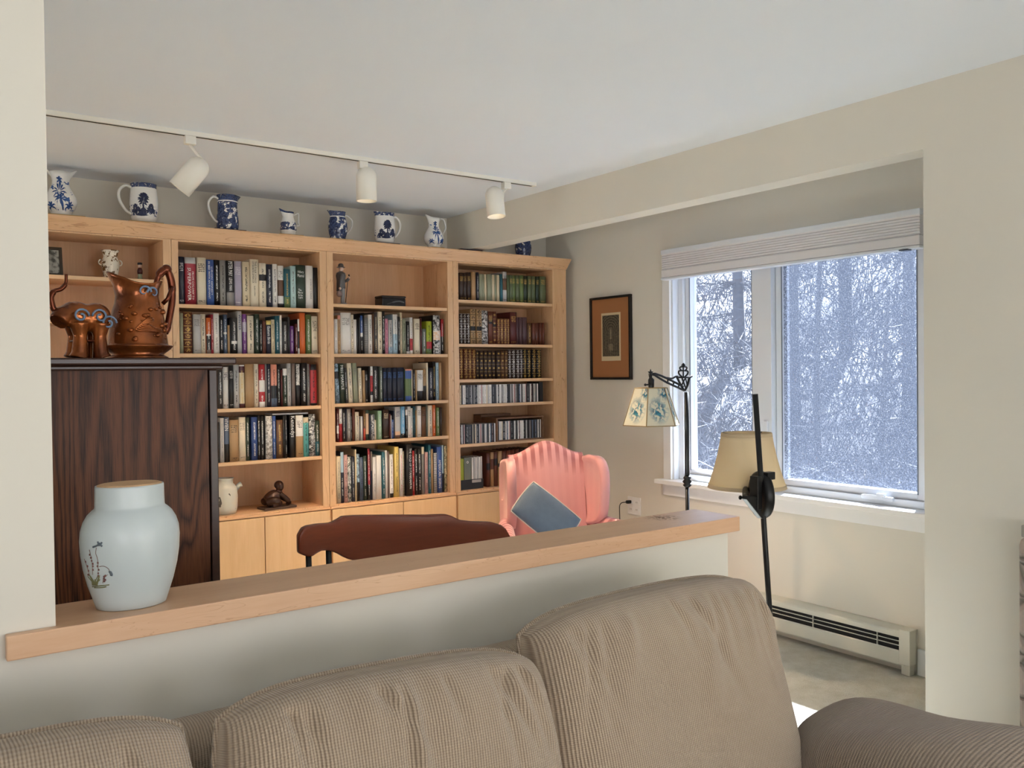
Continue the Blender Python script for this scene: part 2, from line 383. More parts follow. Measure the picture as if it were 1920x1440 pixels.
wpart('crank_handle', [((G - .082, 2.37, .822), (G - .058, 2.41, .836)), ((G - .078, 2.38, .812), (G - .074, 2.48, .826))], M['vinyl'], .004, ck)
wpart('sash_lock', [((W + .012, 3.055, 1.10), (W + .025, 3.085, 1.17))], M['vinyl'], .004)

# pleated shade pulled up over the window
p = at(1239, 480, X=3.87); q = at(1724, 398, X=3.87); zt = (p.z + q.z) / 2
zb = (at(1238, 526, X=3.87).z + at(1726, 463, X=3.87).z) / 2; zh = (at(1238, 472, X=3.87).z + at(1726, 385.5, X=3.87).z) / 2
y1 = p.y + .004; y0 = q.y
shade = thing('pleated_shade', 'grey white pleated shade pulled up above the window', 'blind', (3.91, (y0 + y1) / 2, zb))
bm = new(); box(bm, (3.872, y0, zt), (W, y1, zh)); obj('head_rail', bm, M['vinyl'], shade, True, .003)
bm = new(); pts = []; nple = 7; zp0 = zb + .062
for i in range(nple * 2 + 1): pts.append((3.876 + (0.006 if i % 2 else 0), zp0 + (zt - zp0) * i / (nple * 2)))
pts += [(3.925, zt), (3.925, zp0)]
prism(bm, [(a, b) for a, b in pts], y0 + .004, y1 - .004, 'xz')
M['pleat'] = flat('pleated_cloth', lin(222, 220, 222), .8, var=.01)
obj('pleats', bm, M['pleat'], shade, True)
bm = new(); box(bm, (3.873, y0 + .002, zb + .014), (3.93, y1 - .002, zp0 - .001)); obj('lower_band', bm, M['pleat'], shade, True, .004)
bm = new(); box(bm, (3.870, y0, zb), (3.932, y1, zb + .013)); obj('bottom_rail', bm, M['vinyl'], shade, True, .003)
bm = new(); box(bm, (3.866, y0 + .055, zb - .004), (3.90, y0 + .10, zb)); obj('pull_tab', bm, M['black'], shade, True, .001)

# ------------------------------------------------------------------ baseboard heater
HY0, HY1 = 2.19, 3.86
ht = thing('baseboard_heater', 'long cream baseboard heater on the wall under the window', 'heater', (W - .035, 3.0, .015))
bm = new(); box(bm, (W - .012, HY0, .02), (W, HY1, .215)); obj('back_plate', bm, M['heater'], ht, True)
bm = new(); prism(bm, [(W - .012, .215), (W - .055, .203), (W - .062, .196), (W - .062, .174), (W - .059, .174), (W - .059, .194), (W - .012, .208)], HY0 + .03, HY1, 'xz'); obj('top_cover', bm, M['heater'], ht, True)
bm = new(); prism(bm, [(W - .066, .045), (W - .062, .045), (W - .062, .105), (W - .058, .11), (W - .060, .113), (W - .066, .107)], HY0 + .03, HY1, 'xz'); obj('front_panel', bm, M['heater'], ht, True)
bm = new(); box(bm, (W - .05, HY0 + .04, .06), (W - .0125, HY1 - .02, .185)); obj('fin_block', bm, M['dark_slot'], ht, True)
for z in (.134, .155):
    bm = new(); box(bm, (W - .063, HY0 + .03, z), (W - .055, HY1, z + .003)); obj('louvre', bm, M['heater'], ht, True)
for y in (2.36, 2.72, 3.08, 3.44):
    bm = new(); box(bm, (W - .060, y, .108), (W - .052, y + .004, .182)); obj('louvre_bracket', bm, M['heater'], ht, True)
bm = new(); box(bm, (W - .070, HY0, .05), (W - .0125, HY0 + .055, .216)); box(bm, (W - .060, HY0 + .006, 0), (W - .0125, HY0 + .05, .05)); obj('end_cap', bm, M['heater'], ht, True, .003)

# ------------------------------------------------------------------ bookcase units
XS = [(.364, 1.2225), (1.2245, 2.0825), (2.0845, 2.942), (2.944, 3.872)]
OPEN = [(.40, 1.182), (1.258, 2.0426), (2.1244, 2.9025), (2.9834, 3.7528)]
ZT, ZC = 2.157, .697
zA = at(267.5, 523, Y=D).z; zB = at(93, 598, Y=D).z
SH = [[zA, zB, 1.276, .985], [1.832, 1.573, 1.276, .985], [1.8655, 1.574, 1.283, 1.057], [1.923, 1.640, 1.411, 1.2495, .994]]
BLAB = ['leftmost maple bookcase bay with copper and china ornaments', 'second maple bookcase bay, four rows of books above a bronze', 'third maple bookcase bay, bowler hat figurine on top shelf', 'right-hand maple bookcase bay with leather books and CDs']
for k in range(4):
    x0, x1 = XS[k]; o0, o1 = OPEN[k]
    u = thing('bookcase', BLAB[k], 'bookcase', ((x0 + x1) / 2, D + .16, 0), 0, 'maple bookcase bays')
    bm = new(); y1 = BW - .005
    box(bm, (x0, D + .02, .08), (o0, y1, 2.1655)); box(bm, (o1, D + .02, .08), (x1, y1, 2.1655)); box(bm, (o0, D + .02, ZT), (o1, y1, ZT + .008)); box(bm, (o0, D + .02, .08), (o1, y1, .10))
    obj('carcass', bm, M['maple'], u, True)
    bm = new()
    box(bm, (x0, D, .08), (o0, D + .02, 2.165)); box(bm, (o1, D, .08), (x1, D + .02, 2.165)); box(bm, (o0, D, ZT), (o1, D + .02, 2.165)); box(bm, (o0, D, ZC - .02), (o1, D + .02, ZC))
    obj('face_frame', bm, M['maple'], u, True, .001)
    bm = new(); box(bm, (o0, y1 - .012, .10), (o1, y1, ZT)); obj('back_panel', bm, M['maple_back'], u, True)
    bm = new(); box(bm, (o0, D + .02, ZC - .02), (o1, y1 - .012, ZC)); obj('cabinet_top', bm, M['maple_x'], u, True)
    bm = new(); box(bm, (x0 + .001, D - .014, ZC - .022), (x1 - .001, D, ZC - .008)); obj('nosing', bm, M['maple_x'], u, True, .003)
    for z in SH[k]:
        bm = new(); box(bm, (o0 + .001, D + .006, z - .019), (o1 - .001, y1 - .012, z)); obj('shelf', bm, M['shelf'], u, True, .001)
    bm = new(); box(bm, (x0 + .02, D + .06, 0), (x1 - .02, D + .08, .08)); obj('plinth', bm, M['oak_plain'], u, True)
    xm = {0: .79, 1: 1.69, 2: 2.555, 3: 3.41}[k]
    for a, b in ((x0 + .006, xm - .002), (xm + .002, x1 - .006)):
        bm = new(); box(bm, (a, D - .02, .09), (b, D - .0005, ZC - .025)); obj('door', bm, M['maple_door'], u, True, .0015)
crown = thing('crown_moulding', 'long angled maple crown running along the bookcase tops', 'moulding', (2.1, D + .1, 2.166))
bm = new()
cr = [(D - .002, 2.166), (D - .026, 2.229), (D - .026, 2.2375), (BW - .006, 2.2375), (BW - .006, 2.2255), (D + .02, 2.2255), (D + .02, 2.166)]
v0 = [bm.verts.new((.35, y, z)) for y, z in cr]
v1 = [bm.verts.new((3.874 + (D - y if y < D else 0) * 1., y, z)) for y, z in cr]
bm.faces.new(v0); bm.faces.new(v1[::-1])
for i in range(len(cr)): bm.faces.new((v0[i], v1[i], v1[(i + 1) % len(cr)], v0[(i + 1) % len(cr)]))
obj('crown_front', bm, M['maple_x'], crown, True)
bm = new(); prism(bm, [(3.8745, 2.166), (3.899, 2.229), (3.899, 2.2375), (3.8745, 2.2375)], D - .0, BW - .006, 'xz'); obj('crown_return', bm, M['maple_x'], crown, True)

# ------------------------------------------------------------------ books
CN = dict(  # colour code -> (words, rgb)
 w=('white', (228, 224, 218)), iv=('ivory', (226, 214, 190)), c=('cream', (216, 200, 168)), t=('tan', (176, 142, 102)), o=('orange', (206, 102, 50)), k=('black', (26, 25, 27)),
 ch=('charcoal', (58, 57, 58)), g=('grey', (138, 134, 130)), lg=('light grey', (188, 186, 184)), n=('navy', (38, 42, 58)), b=('blue', (58, 88, 150)), rb=('royal blue', (50, 74, 128)),
 sl=('slate blue', (84, 98, 120)), pb=('pale blue', (164, 190, 206)), sk=('sky blue', (120, 174, 208)), te=('teal', (40, 96, 108)), tq=('turquoise', (96, 176, 170)), aq=('pale aqua', (178, 206, 204)),
 dg=('dark green', (46, 60, 48)), gr=('green', (98, 116, 70)), sg=('sage green', (146, 150, 126)), mg=('mossy green', (92, 102, 72)), mi=('mint green', (160, 196, 160)), li=('lime green', (160, 172, 52)),
 r=('red', (176, 42, 46)), cr=('crimson', (152, 44, 58)), m=('maroon', (84, 36, 36)), rbr=('red-brown', (98, 52, 38)), br=('brown', (100, 68, 46)), db=('dark brown', (58, 42, 36)), pu=('purple', (112, 62, 128)),
 li2=('lilac', (172, 164, 182)), pk=('pink', (208, 138, 158)), dp=('dusty pink', (190, 150, 146)), sa=('salmon', (224, 150, 128)), pe=('peach', (226, 186, 150)), ye=('yellow', (226, 200, 116)), ol=('olive', (78, 80, 58)),
 pl=('plum', (86, 60, 64)), ru=('rust', (116, 70, 58)), gg=('grey-green', (108, 116, 106)), bg=('brown-grey', (118, 102, 94)))
INK = dict(lg=(190, 188, 184), c=(216, 200, 168), k=(24, 22, 24), w=(232, 230, 226), y=(214, 176, 96), r=(196, 40, 50), n=(40, 50, 90), g=(120, 118, 116), b=(70, 110, 170))
BM = {}
def book_mat(code, ink, style):
    key = (code, ink, style)
    if key in BM: return BM[key]
    base = lin(*CN[code][1]); ik = lin(*INK[ink])
    t = NT('book_' + CN[code][0].replace(' ', '_').replace('-', '_')); s = t.sep(t.coord('UV')); u, v = s[0], s[1]
    rnd = t.n('ShaderNodeObjectInfo').outputs['Random']
    on = t.math('GREATER_THAN', u, -.5)
    cmb = t.n('ShaderNodeCombineXYZ'); t.l(rnd, cmb.inputs[2])
    def band(x, a, b): return t.math('MULTIPLY', t.math('GREATER_THAN', x, a), t.math('LESS_THAN', x, b))
    f = None
    if style == 'v':      # one run of small lettering down the spine
        t.l(t.math('MULTIPLY', u, 7), cmb.inputs[0]); t.l(t.math('MULTIPLY', v, 85), cmb.inputs[1]); t.l(t.math('MULTIPLY', rnd, 90), cmb.inputs[2])
        n = t.noise(cmb.outputs[0], 1., 1)
        gap = t.math('LESS_THAN', t.math('ABSOLUTE', t.math('SUBTRACT', v, t.math('ADD', .25, t.math('MULTIPLY', rnd, .2)))), .04)
        f = t.math('MULTIPLY', t.math('MULTIPLY', t.math('GREATER_THAN', n, .51), band(u, .36, .64)), t.math('MULTIPLY', band(v, .10, .88), t.math('SUBTRACT', 1., gap)))
    elif style == 'h':    # short lines across the spine near the head and a device at the foot
        t.l(t.math('MULTIPLY', u, 9), cmb.inputs[0]); t.l(t.math('MULTIPLY', v, 60), cmb.inputs[1]); t.l(t.math('MULTIPLY', rnd, 90), cmb.inputs[2])
        n = t.noise(cmb.outputs[0], 1., 1); rows = t.math('GREATER_THAN', t.math('SINE', t.math('MULTIPLY', v, 170.)), -.1)
        f = t.math('MULTIPLY', t.math('MULTIPLY', t.math('GREATER_THAN', n, .46), rows), t.math('MULTIPLY', band(u, .15, .85), t.math('MAXIMUM', band(v, .70, .88), band(v, .05, .10))))
    elif style == 'gilt':  # raised bands with gilt rules and flowers
        fr = t.math('FRACT', t.math('MULTIPLY', v, 6.)); du = t.math('SUBTRACT', u, .5); dv = t.math('SUBTRACT', fr, .5)
        dd = t.math('ADD', t.math('ABSOLUTE', t.math('MULTIPLY', du, 1.)), t.math('ABSOLUTE', t.math('MULTIPLY', dv, .9)))
        t.l(t.math('MULTIPLY', u, 5), cmb.inputs[0]); t.l(t.math('MULTIPLY', v, 70), cmb.inputs[1])
        n = t.noise(cmb.outputs[0], 1., 1)
        ring = t.math('MULTIPLY', t.math('LESS_THAN', dd, .36), t.math('GREATER_THAN', n, .5))
        f = t.math('MULTIPLY', t.math('MAXIMUM', t.math('LESS_THAN', t.math('ABSOLUTE', dv), -.1), t.math('MAXIMUM', ring, t.math('GREATER_THAN', t.math('ABSOLUTE', dv), .455))), band(u, .05, .95))
    elif style == 'dots':
        fr = t.math('FRACT', t.math('MULTIPLY', v, 3.9)); du = t.math('MULTIPLY', t.math('SUBTRACT', u, .5), 1.); dv = t.math('MULTIPLY', t.math('SUBTRACT', fr, .5), 2.2)
        f = t.math('LESS_THAN', t.math('SQRT', t.math('ADD', t.math('MULTIPLY', du, du), t.math('MULTIPLY', dv, dv))), .26)
        f = t.math('MAXIMUM', f, t.math('LESS_THAN', t.math('ABSOLUTE', t.math('SUBTRACT', fr, .02)), .02))
        f = t.math('MULTIPLY', f, .7)
    elif style == 'photo':
        t.l(t.math('MULTIPLY', u, 2.5), cmb.inputs[0]); t.l(t.math('MULTIPLY', v, 14), cmb.inputs[1]); t.l(t.math('MULTIPLY', rnd, 90), cmb.inputs[2])
        f = t.ramp(t.noise(cmb.outputs[0], 1., 4, .6, 1.), .40, .62)
    elif style == 'coil':
        f = t.math('GREATER_THAN', t.math('SINE', t.math('MULTIPLY', v, 200.)), 0.)
    c = base
    if f is not None: c = t.mix(t.math('MULTIPLY', f, on), base, ik)
    wn = t.noise(t.coord(), 25, 3); c = t.mix(t.math('MULTIPLY', wn, .22), c, tuple(x * .6 for x in base[:3]) + (1,))
    t.base(c); t.set(.5 if style in ('gilt', 'dots') else .38)
    BM[key] = t.m; return t.m
PLAIN_BOARD = {}
TXT = {}
def text_mesh(s, size):
    cu = bpy.data.curves.new('lettering', 'FONT'); cu.body = s; cu.size = size; cu.align_x = 'CENTER'; cu.align_y = 'CENTER'; cu.resolution_u = 1
    tmp = bpy.data.objects.new('lettering', cu); COL.objects.link(tmp)
    dg = bpy.context.evaluated_depsgraph_get(); me = bpy.data.meshes.new_from_object(tmp.evaluated_get(dg))
    bpy.data.objects.remove(tmp); bpy.data.curves.remove(cu); return me
def ink_mat(ink):
    k = ('ink', ink)
    if k not in BM: BM[k] = flat('printing_ink', lin(*INK[ink]), .5, var=.02)
    return BM[k]
def lettering(parent, s, ink, width, cx, cz, y, vertical=True, maxh=None, name='title'):
    me = text_mesh(s, 1.0); xs = [v.co.x for v in me.vertices]; ys = [v.co.y for v in me.vertices]
    w = max(xs) - min(xs); h = max(ys) - min(ys); mx = (max(xs) + min(xs)) / 2; my = (max(ys) + min(ys)) / 2
    kx = width / w; ky = kx if maxh is None else min(maxh / h, kx * 2.2)
    sg = -1 if width < 0 else 1
    if sg < 0: kx, ky = abs(kx), abs(kx) if maxh is None else min(maxh / h, abs(kx) * 2.2)
    if maxh is not None: kx = min(kx, ky * 1.6)
    kx, ky = kx * sg, ky * sg
    for v in me.vertices:
        a, b = (v.co.x - mx) * kx, (v.co.y - my) * ky
        v.co = (cx + b, y, cz - a) if vertical else (cx + a, y, cz + b)
    me.materials.clear(); me.materials.append(ink_mat(ink)); me.name = name
    o = bpy.data.objects.new(name, me); COL.objects.link(o); o.parent = parent; return o
def make_book(label, x0, x1, z0, h, segs, ink, style, depth, y0, lean=0., titles=(), group=None, name='book', mainseg=None):
    # segs: list of (upper fraction, code) from the foot up
    w = x1 - x0; root = None
    bm = new(); uvl = bm.loops.layers.uv.verify()
    bt = min(.0025, w * .16); nb = 4; bulge = min(w * .16, .005)
    front = [(-w / 2 + w * i / nb, -bulge * (1 - (2 * i / nb - 1) ** 2)) for i in range(nb + 1)]
    lev = [0.] + [s[0] for s in segs]
    loops = []
    for fz in lev: loops.append([bm.verts.new((x, y, fz * h)) for x, y in front])
    def quad(vs, mi, uvs=None, sm=False):
        f = bm.faces.new(vs); f.material_index = mi; f.smooth = sm
        for i, lp in enumerate(f.loops): lp[uvl].uv = uvs[i] if uvs else (-1, .5)
    for k in range(len(lev) - 1):
        for i in range(nb):
            quad((loops[k][i], loops[k][i + 1], loops[k + 1][i + 1], loops[k + 1][i]), k, ((i / nb, lev[k]), ((i + 1) / nb, lev[k]), ((i + 1) / nb, lev[k + 1]), (i / nb, lev[k + 1])), True)
    # boards (outer, inner, edges) on both sides, thin spine thickness behind
    main = mainseg if mainseg is not None else max(range(len(segs)), key=lambda k: segs[k][0] - (segs[k - 1][0] if k else 0))
    for s in (-1, 1):
        xo, xi = s * w / 2, s * (w / 2 - bt)
        o0 = loops[0][0 if s < 0 else nb]; o1 = loops[-1][0 if s < 0 else nb]
        ob0, ob1 = bm.verts.new((xo, depth, 0)), bm.verts.new((xo, depth, h)); ib0, ib1 = bm.verts.new((xi, depth, 0)), bm.verts.new((xi, depth, h)); if0, if1 = bm.verts.new((xi, .002, 0)), bm.verts.new((xi, .002, h))
        col = [l[0 if s < 0 else nb] for l in loops]
        quad(col + [ob1, ob0], main); quad((ob0, ob1, ib1, ib0), main); quad((ib0, ib1, if1, if0), main); quad((o1, ob1, ib1, if1), main); quad((o0, ob0, ib0, if0), main)
        if s < 0: L0, L1 = if0, if1
        else: R0, R1 = if0, if1
    quad((L0, L1, R1, R0), main); quad(loops[-1] + [R1, L1], main); quad(loops[0] + [R0, L0], main)
    o = obj(name, bm, [book_mat(c, ink, style) for _, c in segs]); o.location = ((x0 + x1) / 2, y0, z0)
    if lean: o.rotation_euler = (0, lean, 0); o.location.z += abs(math.sin(lean)) * w / 2
    tag(o, label, 'book', group)
    bm = new(); box(bm, (-w / 2 + bt * 1.02, .0022, .0035), (w / 2 - bt * 1.02, depth - .004, h - .0035)); obj('pages', bm, M['pages'], o)
    for tt in titles:
        s, a, b, vert, uu, wf = tt[:6]; ik = tt[6] if len(tt) > 6 else ink
        u = uu - .5; yy = -bulge * (1 - (2 * u) ** 2) - .0006
        if vert: lettering(o, s, ik, (b - a) * h * vert, u * w, (a + b) / 2 * h, yy, True, w * wf)
        else: lettering(o, s, ik, w * wf, u * w, (a + b) / 2 * h, yy, False, (b - a) * h)
    return o
# one row of a shelf: zoom origin, zoom factor, then  x0 x1 ytop colours ink style [extra]
def parse(rows):
    out = []
    for ln in rows.strip().splitlines():
        a = ln.split(); out.append((float(a[0]), float(a[1]), float(a[2]), a[3], a[4] if len(a) > 4 else 'k', a[5] if len(a) > 5 else 'v', dict(x.split('=') for x in a[6:])))
    return out
def size_word(w, h):
    if w > .048: return 'thick '
    if w < .017: return 'thin '
    if h > .24: return 'tall '
    if h < .165: return 'short '
    return ''
NBOOK = [0]
def shelf_row(bay, shelf, z, ox, oy, sc, rows, where, group, yoff=.03, titles={}, xlim=None, name='book'):
    last = xlim[0] if xlim else -9; data = parse(rows); Yp = D + yoff
    for i, (a, b, yt, cols, ink, style, ex) in enumerate(data):
        px0, px1 = ox + a / sc, ox + b / sc; pt = oy + yt / sc
        x0 = at(px0, pt, Y=Yp).x; x1 = at(px1, pt, Y=Yp).x; zt = at((px0 + px1) / 2, pt, Y=Yp).z
        lean = math.radians(float(ex.get('l', 0)))
        x0 = max(x0, last + .0006, OPEN[bay][0] + .001); x1 = min(x1, OPEN[bay][1] - .0015)
        if x1 - x0 < .005: x1 = x0 + .005
        h = zt - z
        segs = []
        parts = cols.split('/')
        for s in parts:
            c, _, f = s.partition(':'); segs.append((float(f) if f else 1., c))
        segs.sort()
        words = ' and '.join(dict.fromkeys(CN[c][0] for _, c in reversed(segs)))
        if len(segs) > 2: words = ' and '.join(list(dict.fromkeys(CN[c][0] for _, c in reversed(segs)))[:2])
        extra = ex.get('d', '').replace('_', ' ')
        lab = '%s%s book%s, %s from left, %s' % (size_word(x1 - x0, h), words, (' ' + extra) if extra else '', ordw(i + 1), where)
        dep = min(.24, max(.12, h * .72)); dep = min(dep, BW - .03 - Yp)
        sh = math.tan(lean) * h
        o = make_book(lab, x0, x1, z + .0004, h / max(math.cos(lean), .9) - .0004, segs, ink, style, dep, Yp + random.uniform(-.004, .006), 0, titles.get(i, ()), group, name, int(ex['m']) if 'm' in ex else None)
        if lean:   # tilt about the foot so that the row keeps its order
            w = x1 - x0; o.rotation_euler = (0, lean, 0); xc = (x0 + x1) / 2 - (sh / 2); o.location.x = xc; o.location.z = z + .0006 + abs(math.sin(lean)) * w / 2
        last = x1; NBOOK[0] += 1

Z1 = (325, 460, 6.544)
shelf_row(1, 0, 1.832, *Z1, '''
60 130 140 n w h
135 270 150 cr:.87/lg w none d=with_capitals
285 400 150 iv k h
405 492 178 b w none
497 563 180 k w v
565 640 183 g k v
645 740 190 g:.3/k w none
740 835 195 li2 w h
843 930 205 c k v
937 1042 172 iv k none
1047 1132 220 iv:.6/k:.74/iv k v
1138 1207 235 n w v
1210 1272 230 w k v
1280 1352 250 k:.1/w:.28/br:.66/w k h
1352 1425 293 gr:.28/te y v
1430 1498 255 aq g v
1500 1618 242 dg w none d=with_gold_lion
1622 1715 250 w k none d=with_black_spider_mark
1718 1780 275 k g none''', 'top shelf of second bay', 'books on the top shelf of the second bay', titles={
 1: [('FROM COLONY TO', .10, .70, 1, .72, .17), ('SUPERPOWER', .08, .78, 1, .38, .30)], 3: [('LUDOVIC KENNEDY', .22, .84, 1, .68, .22), ('IN BED WITH AN ELEPHANT', .14, .96, 1, .30, .24)],
 6: [('PETER MAY', .66, .98, 1, .5, .5), ('LEWIS MAN', .34, .62, 1, .5, .4)], 9: [('THE FOLK SONGS', .5, .96, 1, .62, .22), ('OF NORTH AMERICA', .5, .96, 1, .34, .22), ('ALAN LOMAX', .22, .44, 1, .5, .16)],
 16: [('Hilary', .80, .87, 0, .5, .62), ('Mantel', .72, .79, 0, .5, .68), ('The', .40, .45, 0, .4, .34), ('Mirror', .34, .39, 0, .45, .52), ('& the', .28, .33, 0, .45, .46), ('Light', .22, .27, 0, .45, .46)],
 17: [('JOHN LE CARR\u00c9', .14, .78, 1, .66, .24)]})
shelf_row(1, 1, 1.573, *Z1, '''
75 118 830 sg k none
120 232 818 rbr y gilt
240 330 848 lg g h
335 395 843 iv k v
402 457 890 bg:.1/k:.5/w:.54/o w v
458 486 850 cr w v
487 557 835 w g v
562 610 860 k w v
612 660 850 sl:.5/w:.55/sl w v
662 688 980 t k none
690 706 900 k w none
708 782 885 k:.27/w:.35/ch w v
783 835 808 lg n none d=tallest_of_the_row
845 895 845 pu:.55/li2:.8/pu w v
903 980 865 iv k v
990 1050 845 dg w v
1052 1088 920 k w v
1090 1135 930 ru k v
1138 1195 925 n:.88/ye w none
1197 1240 912 c k v
1245 1300 865 te w v
1302 1328 858 w k v
1330 1400 935 ch w v
1405 1430 880 ch g none
1432 1478 990 pu w v
1490 1522 965 m w v
1523 1546 905 w:.16/k:.65/w k none
1547 1615 828 o k none d=with_black_emblem
1625 1690 852 gr w v
1695 1770 870 iv k h''', 'second shelf of second bay', 'books on the second shelf of the second bay', titles={
 12: [('WINTER', .55, .92, 1, .5, .5)], 18: [('Eastern Birds', .30, .82, 1, .5, .62)], 6: [], 29: [('THE', .60, .70, 1, .5, .5), ('OF', .40, .46, 1, .5, .5)]})
Z2 = (400, 670, 6.856)
shelf_row(1, 2, 1.276, *Z2, '''
55 115 130 ch w v
120 195 125 w k h
198 252 105 k w h
255 325 95 lg k v
328 400 98 m:.1/c:.82/m:.97/w y v
405 515 88 t k none d=with_black_label
518 578 85 iv k v
580 655 90 w:.13/r:.36/w:.63/r w v
662 685 85 g k none
686 735 85 n w v
737 815 92 sl:.2/k:.5/sa k v
818 862 90 k w v
864 888 160 m w none
890 948 145 dg:.82/w w v
948 995 78 lg k v
1005 1050 78 bg k none
1060 1110 88 k:.5/w k photo
1122 1205 72 k w v
1207 1240 85 g k v
1245 1325 90 k:.06/r:.86/k k v''', 'third shelf of second bay', 'books on the third shelf of the second bay')
shelf_row(1, 3, .985, *Z2, '''
62 79 835 ch w none
82 130 780 lg g v
133 200 770 k:.4/sl w none
205 322 805 t k h
330 415 770 iv g h
415 465 775 dg w v
485 560 768 rb w v
565 600 750 k w v
600 655 752 k w v
665 752 752 g w photo
758 800 755 b w v
805 888 805 br y v
890 914 750 k w none
916 942 740 k w v
975 1050 745 k w none
1055 1150 745 t:.5/w k h
1152 1220 770 tq:.86/c k v
1225 1305 732 k w photo
1310 1370 812 te:.4/dg w v''', 'fourth shelf of second bay', 'books on the fourth shelf of the second bay', titles={2: [('VIVIEN', .70, .97, 1, .5, .7)], 14: [('Kennedys', .48, .98, 1, .5, .9)], 10: []})
Z3 = (615, 470, 6.855)
shelf_row(2, 1, 1.574, *Z3, '''
75 117 880 w g v
120 158 830 t:.9/sa k v
160 292 797 w g h d=the_widest_of_the_row
297 330 822 iv k v
333 367 885 w g none
370 393 870 k w none
395 411 860 ch w none
413 445 835 k:.45/w:.55/b w v
448 464 800 k w none
466 515 860 k lg coil d=with_spiral_binding
518 570 822 w k v
572 584 810 br k none
586 631 790 ch c v
633 690 785 iv k v
692 726 780 k w v
729 770 875 pk k v
775 828 890 pb:.2/lg k v
830 889 820 pb:.5/w k v
891 920 850 k w v
923 950 795 c k v
955 998 880 sg k v
1005 1045 910 w:.08/k w v
1052 1090 858 w:.1/r:.42/w k v
1110 1180 875 iv k h
1183 1203 865 m w none
1210 1260 1005 gg w v
1265 1335 908 gr:.16/r:.38/li k v
1345 1430 832 k:.36/pe:.6/k w photo
1434 1449 1020 w k none
1451 1487 880 k:.5/r w v''', 'second shelf of third bay', 'books on the second shelf of the third bay')
Z4 = (615, 670, 8.17)
shelf_row(2, 2, 1.283, *Z4, '''
108 168 98 pb:.62/k:.8/pb k photo l=-2.6
178 252 95 dg w none l=-2.6
256 290 165 ch w v l=-2.6
298 366 92 iv k v l=-2.4
376 440 90 sg g h l=-2.3
466 516 165 iv k v l=-1.4
528 562 200 t k none l=-.8
566 602 205 k w h l=-.6
615 640 138 k w none
642 680 138 w:.2/k:.3/r:.74/w k v
682 760 135 ch w v
786 826 140 gg w v
834 893 160 n b h
900 978 160 n b h
981 1045 160 n b h
1050 1160 155 n b h
1175 1272 180 b:.16/gr:.70/b:.95/sa k none
1276 1299 190 c k none
1301 1334 195 k w v
1336 1355 195 t k none
1360 1452 195 k:.32/w k h d=with_photo_foot
1456 1500 175 k:.46/t k v
1503 1530 85 iv k none
1535 1598 160 n w v
1603 1650 65 k y v
1656 1700 80 pb k v
1704 1736 80 t k none''', 'third shelf of third bay', 'books on the third shelf of the third bay', titles={1: [('MISS MARPLE', .34, .95, 1, .55, .55)]})
shelf_row(2, 3, 1.057, *Z4, '''
130 164 800 m:.26/w:.5/m w v
166 210 790 r:.55/w k v
213 262 790 k w v
265 284 790 n w none
286 344 790 g w v
346 369 850 k w v
371 405 780 rbr k none
410 467 840 iv k v
475 499 915 g k none
501 530 905 w g none
536 570 810 r:.4/br y v
573 622 805 dg:.2/pe:.88/dg k none
626 652 880 n w none
656 712 875 n w photo
715 742 960 iv k none
768 825 820 mi w v
845 935 800 db c h
938 958 870 m w none
960 970 890 w k none
972 999 955 b w v
1001 1021 820 n w none
1023 1107 760 br:.1/pe:.22/lg n h
1116 1180 755 k:.14/sk w v
1183 1216 800 k:.8/w w v
1219 1262 755 w k h
1266 1298 780 w k v
1302 1342 750 te k photo
1346 1364 810 t k none
1367 1430 745 w k h
1434 1504 760 br k h
1508 1526 720 gg w none
1528 1592 735 iv k v
1600 1645 730 o w v
1655 1705 770 gr w v
1708 1738 770 db w none''', 'fourth shelf of third bay', 'books on the fourth shelf of the third bay')
Z5 = (615, 800, 8.17)
shelf_row(2, 4, ZC, *Z5, '''
122 185 455 c g v
187 234 390 n:.6/pb w none
237 292 430 dp k v
296 355 460 dg w photo
365 410 460 n w v
413 433 350 c k none
436 486 420 k:.4/pb k photo
490 540 470 sl k v
544 596 450 dg w v
604 640 335 k:.3/cr w v m=0
648 672 380 n:.6/bg w none
680 730 465 w g none
736 812 440 w k none
820 870 390 te w v
873 908 365 w g none
910 940 380 bg k none
946 1000 425 k:.1/w k v
1018 1080 310 ye k v
1098 1144 335 w r v
1146 1168 375 c k coil
1190 1285 270 k w none d=with_a_pale_outline
1288 1324 370 r w v
1327 1376 340 k w v
1379 1430 340 k w v
1436 1475 310 g:.85/c k none
1486 1530 390 dp k v
1533 1570 280 te w v
1575 1612 345 t k none
1616 1665 400 k w coil
1669 1745 310 b w none
1748 1774 285 n:.4/pb w none
1777 1836 290 ol c photo''', 'bottom row of third bay', 'books on the bottom row of the third bay', titles={
 1: [('your visit to', .12, .52, -1, .5, .6)], 11: [('IN SCOTLAND', .16, .62, 1, .5, .34)], 20: [('THE GOLD OF TUTANKHAMUN', .14, .92, 1, .62, .34)], 29: [('AMERICAN SKIING', .10, .72, 1, .5, .5)]})
Z6 = (850, 480, 6.0)
shelf_row(3, 0, 1.923, *Z6, '''
65 114 190 db y h
116 154 190 db y h
156 198 185 db y h
201 248 180 t k none
256 282 185 n w v
286 323 203 sg g none
325 350 205 sg g none
352 376 206 c g none
378 431 207 sg g none
433 466 210 c g none
468 488 213 sg g none
490 520 213 c g none
525 553 205 te k none
555 600 178 lg:.4/br:.78/lg k h
603 625 215 mg y none
628 660 216 mg y h
661 702 217 gr y h
703 746 218 mg y h
747 790 219 gr y h
793 833 225 dg y h
838 880 225 mg y h
882 925 226 mg y h
930 968 230 dg y h
971 1037 230 mg y h''', 'top shelf of right-hand bay', 'books on the top shelf of the right-hand bay', .045)
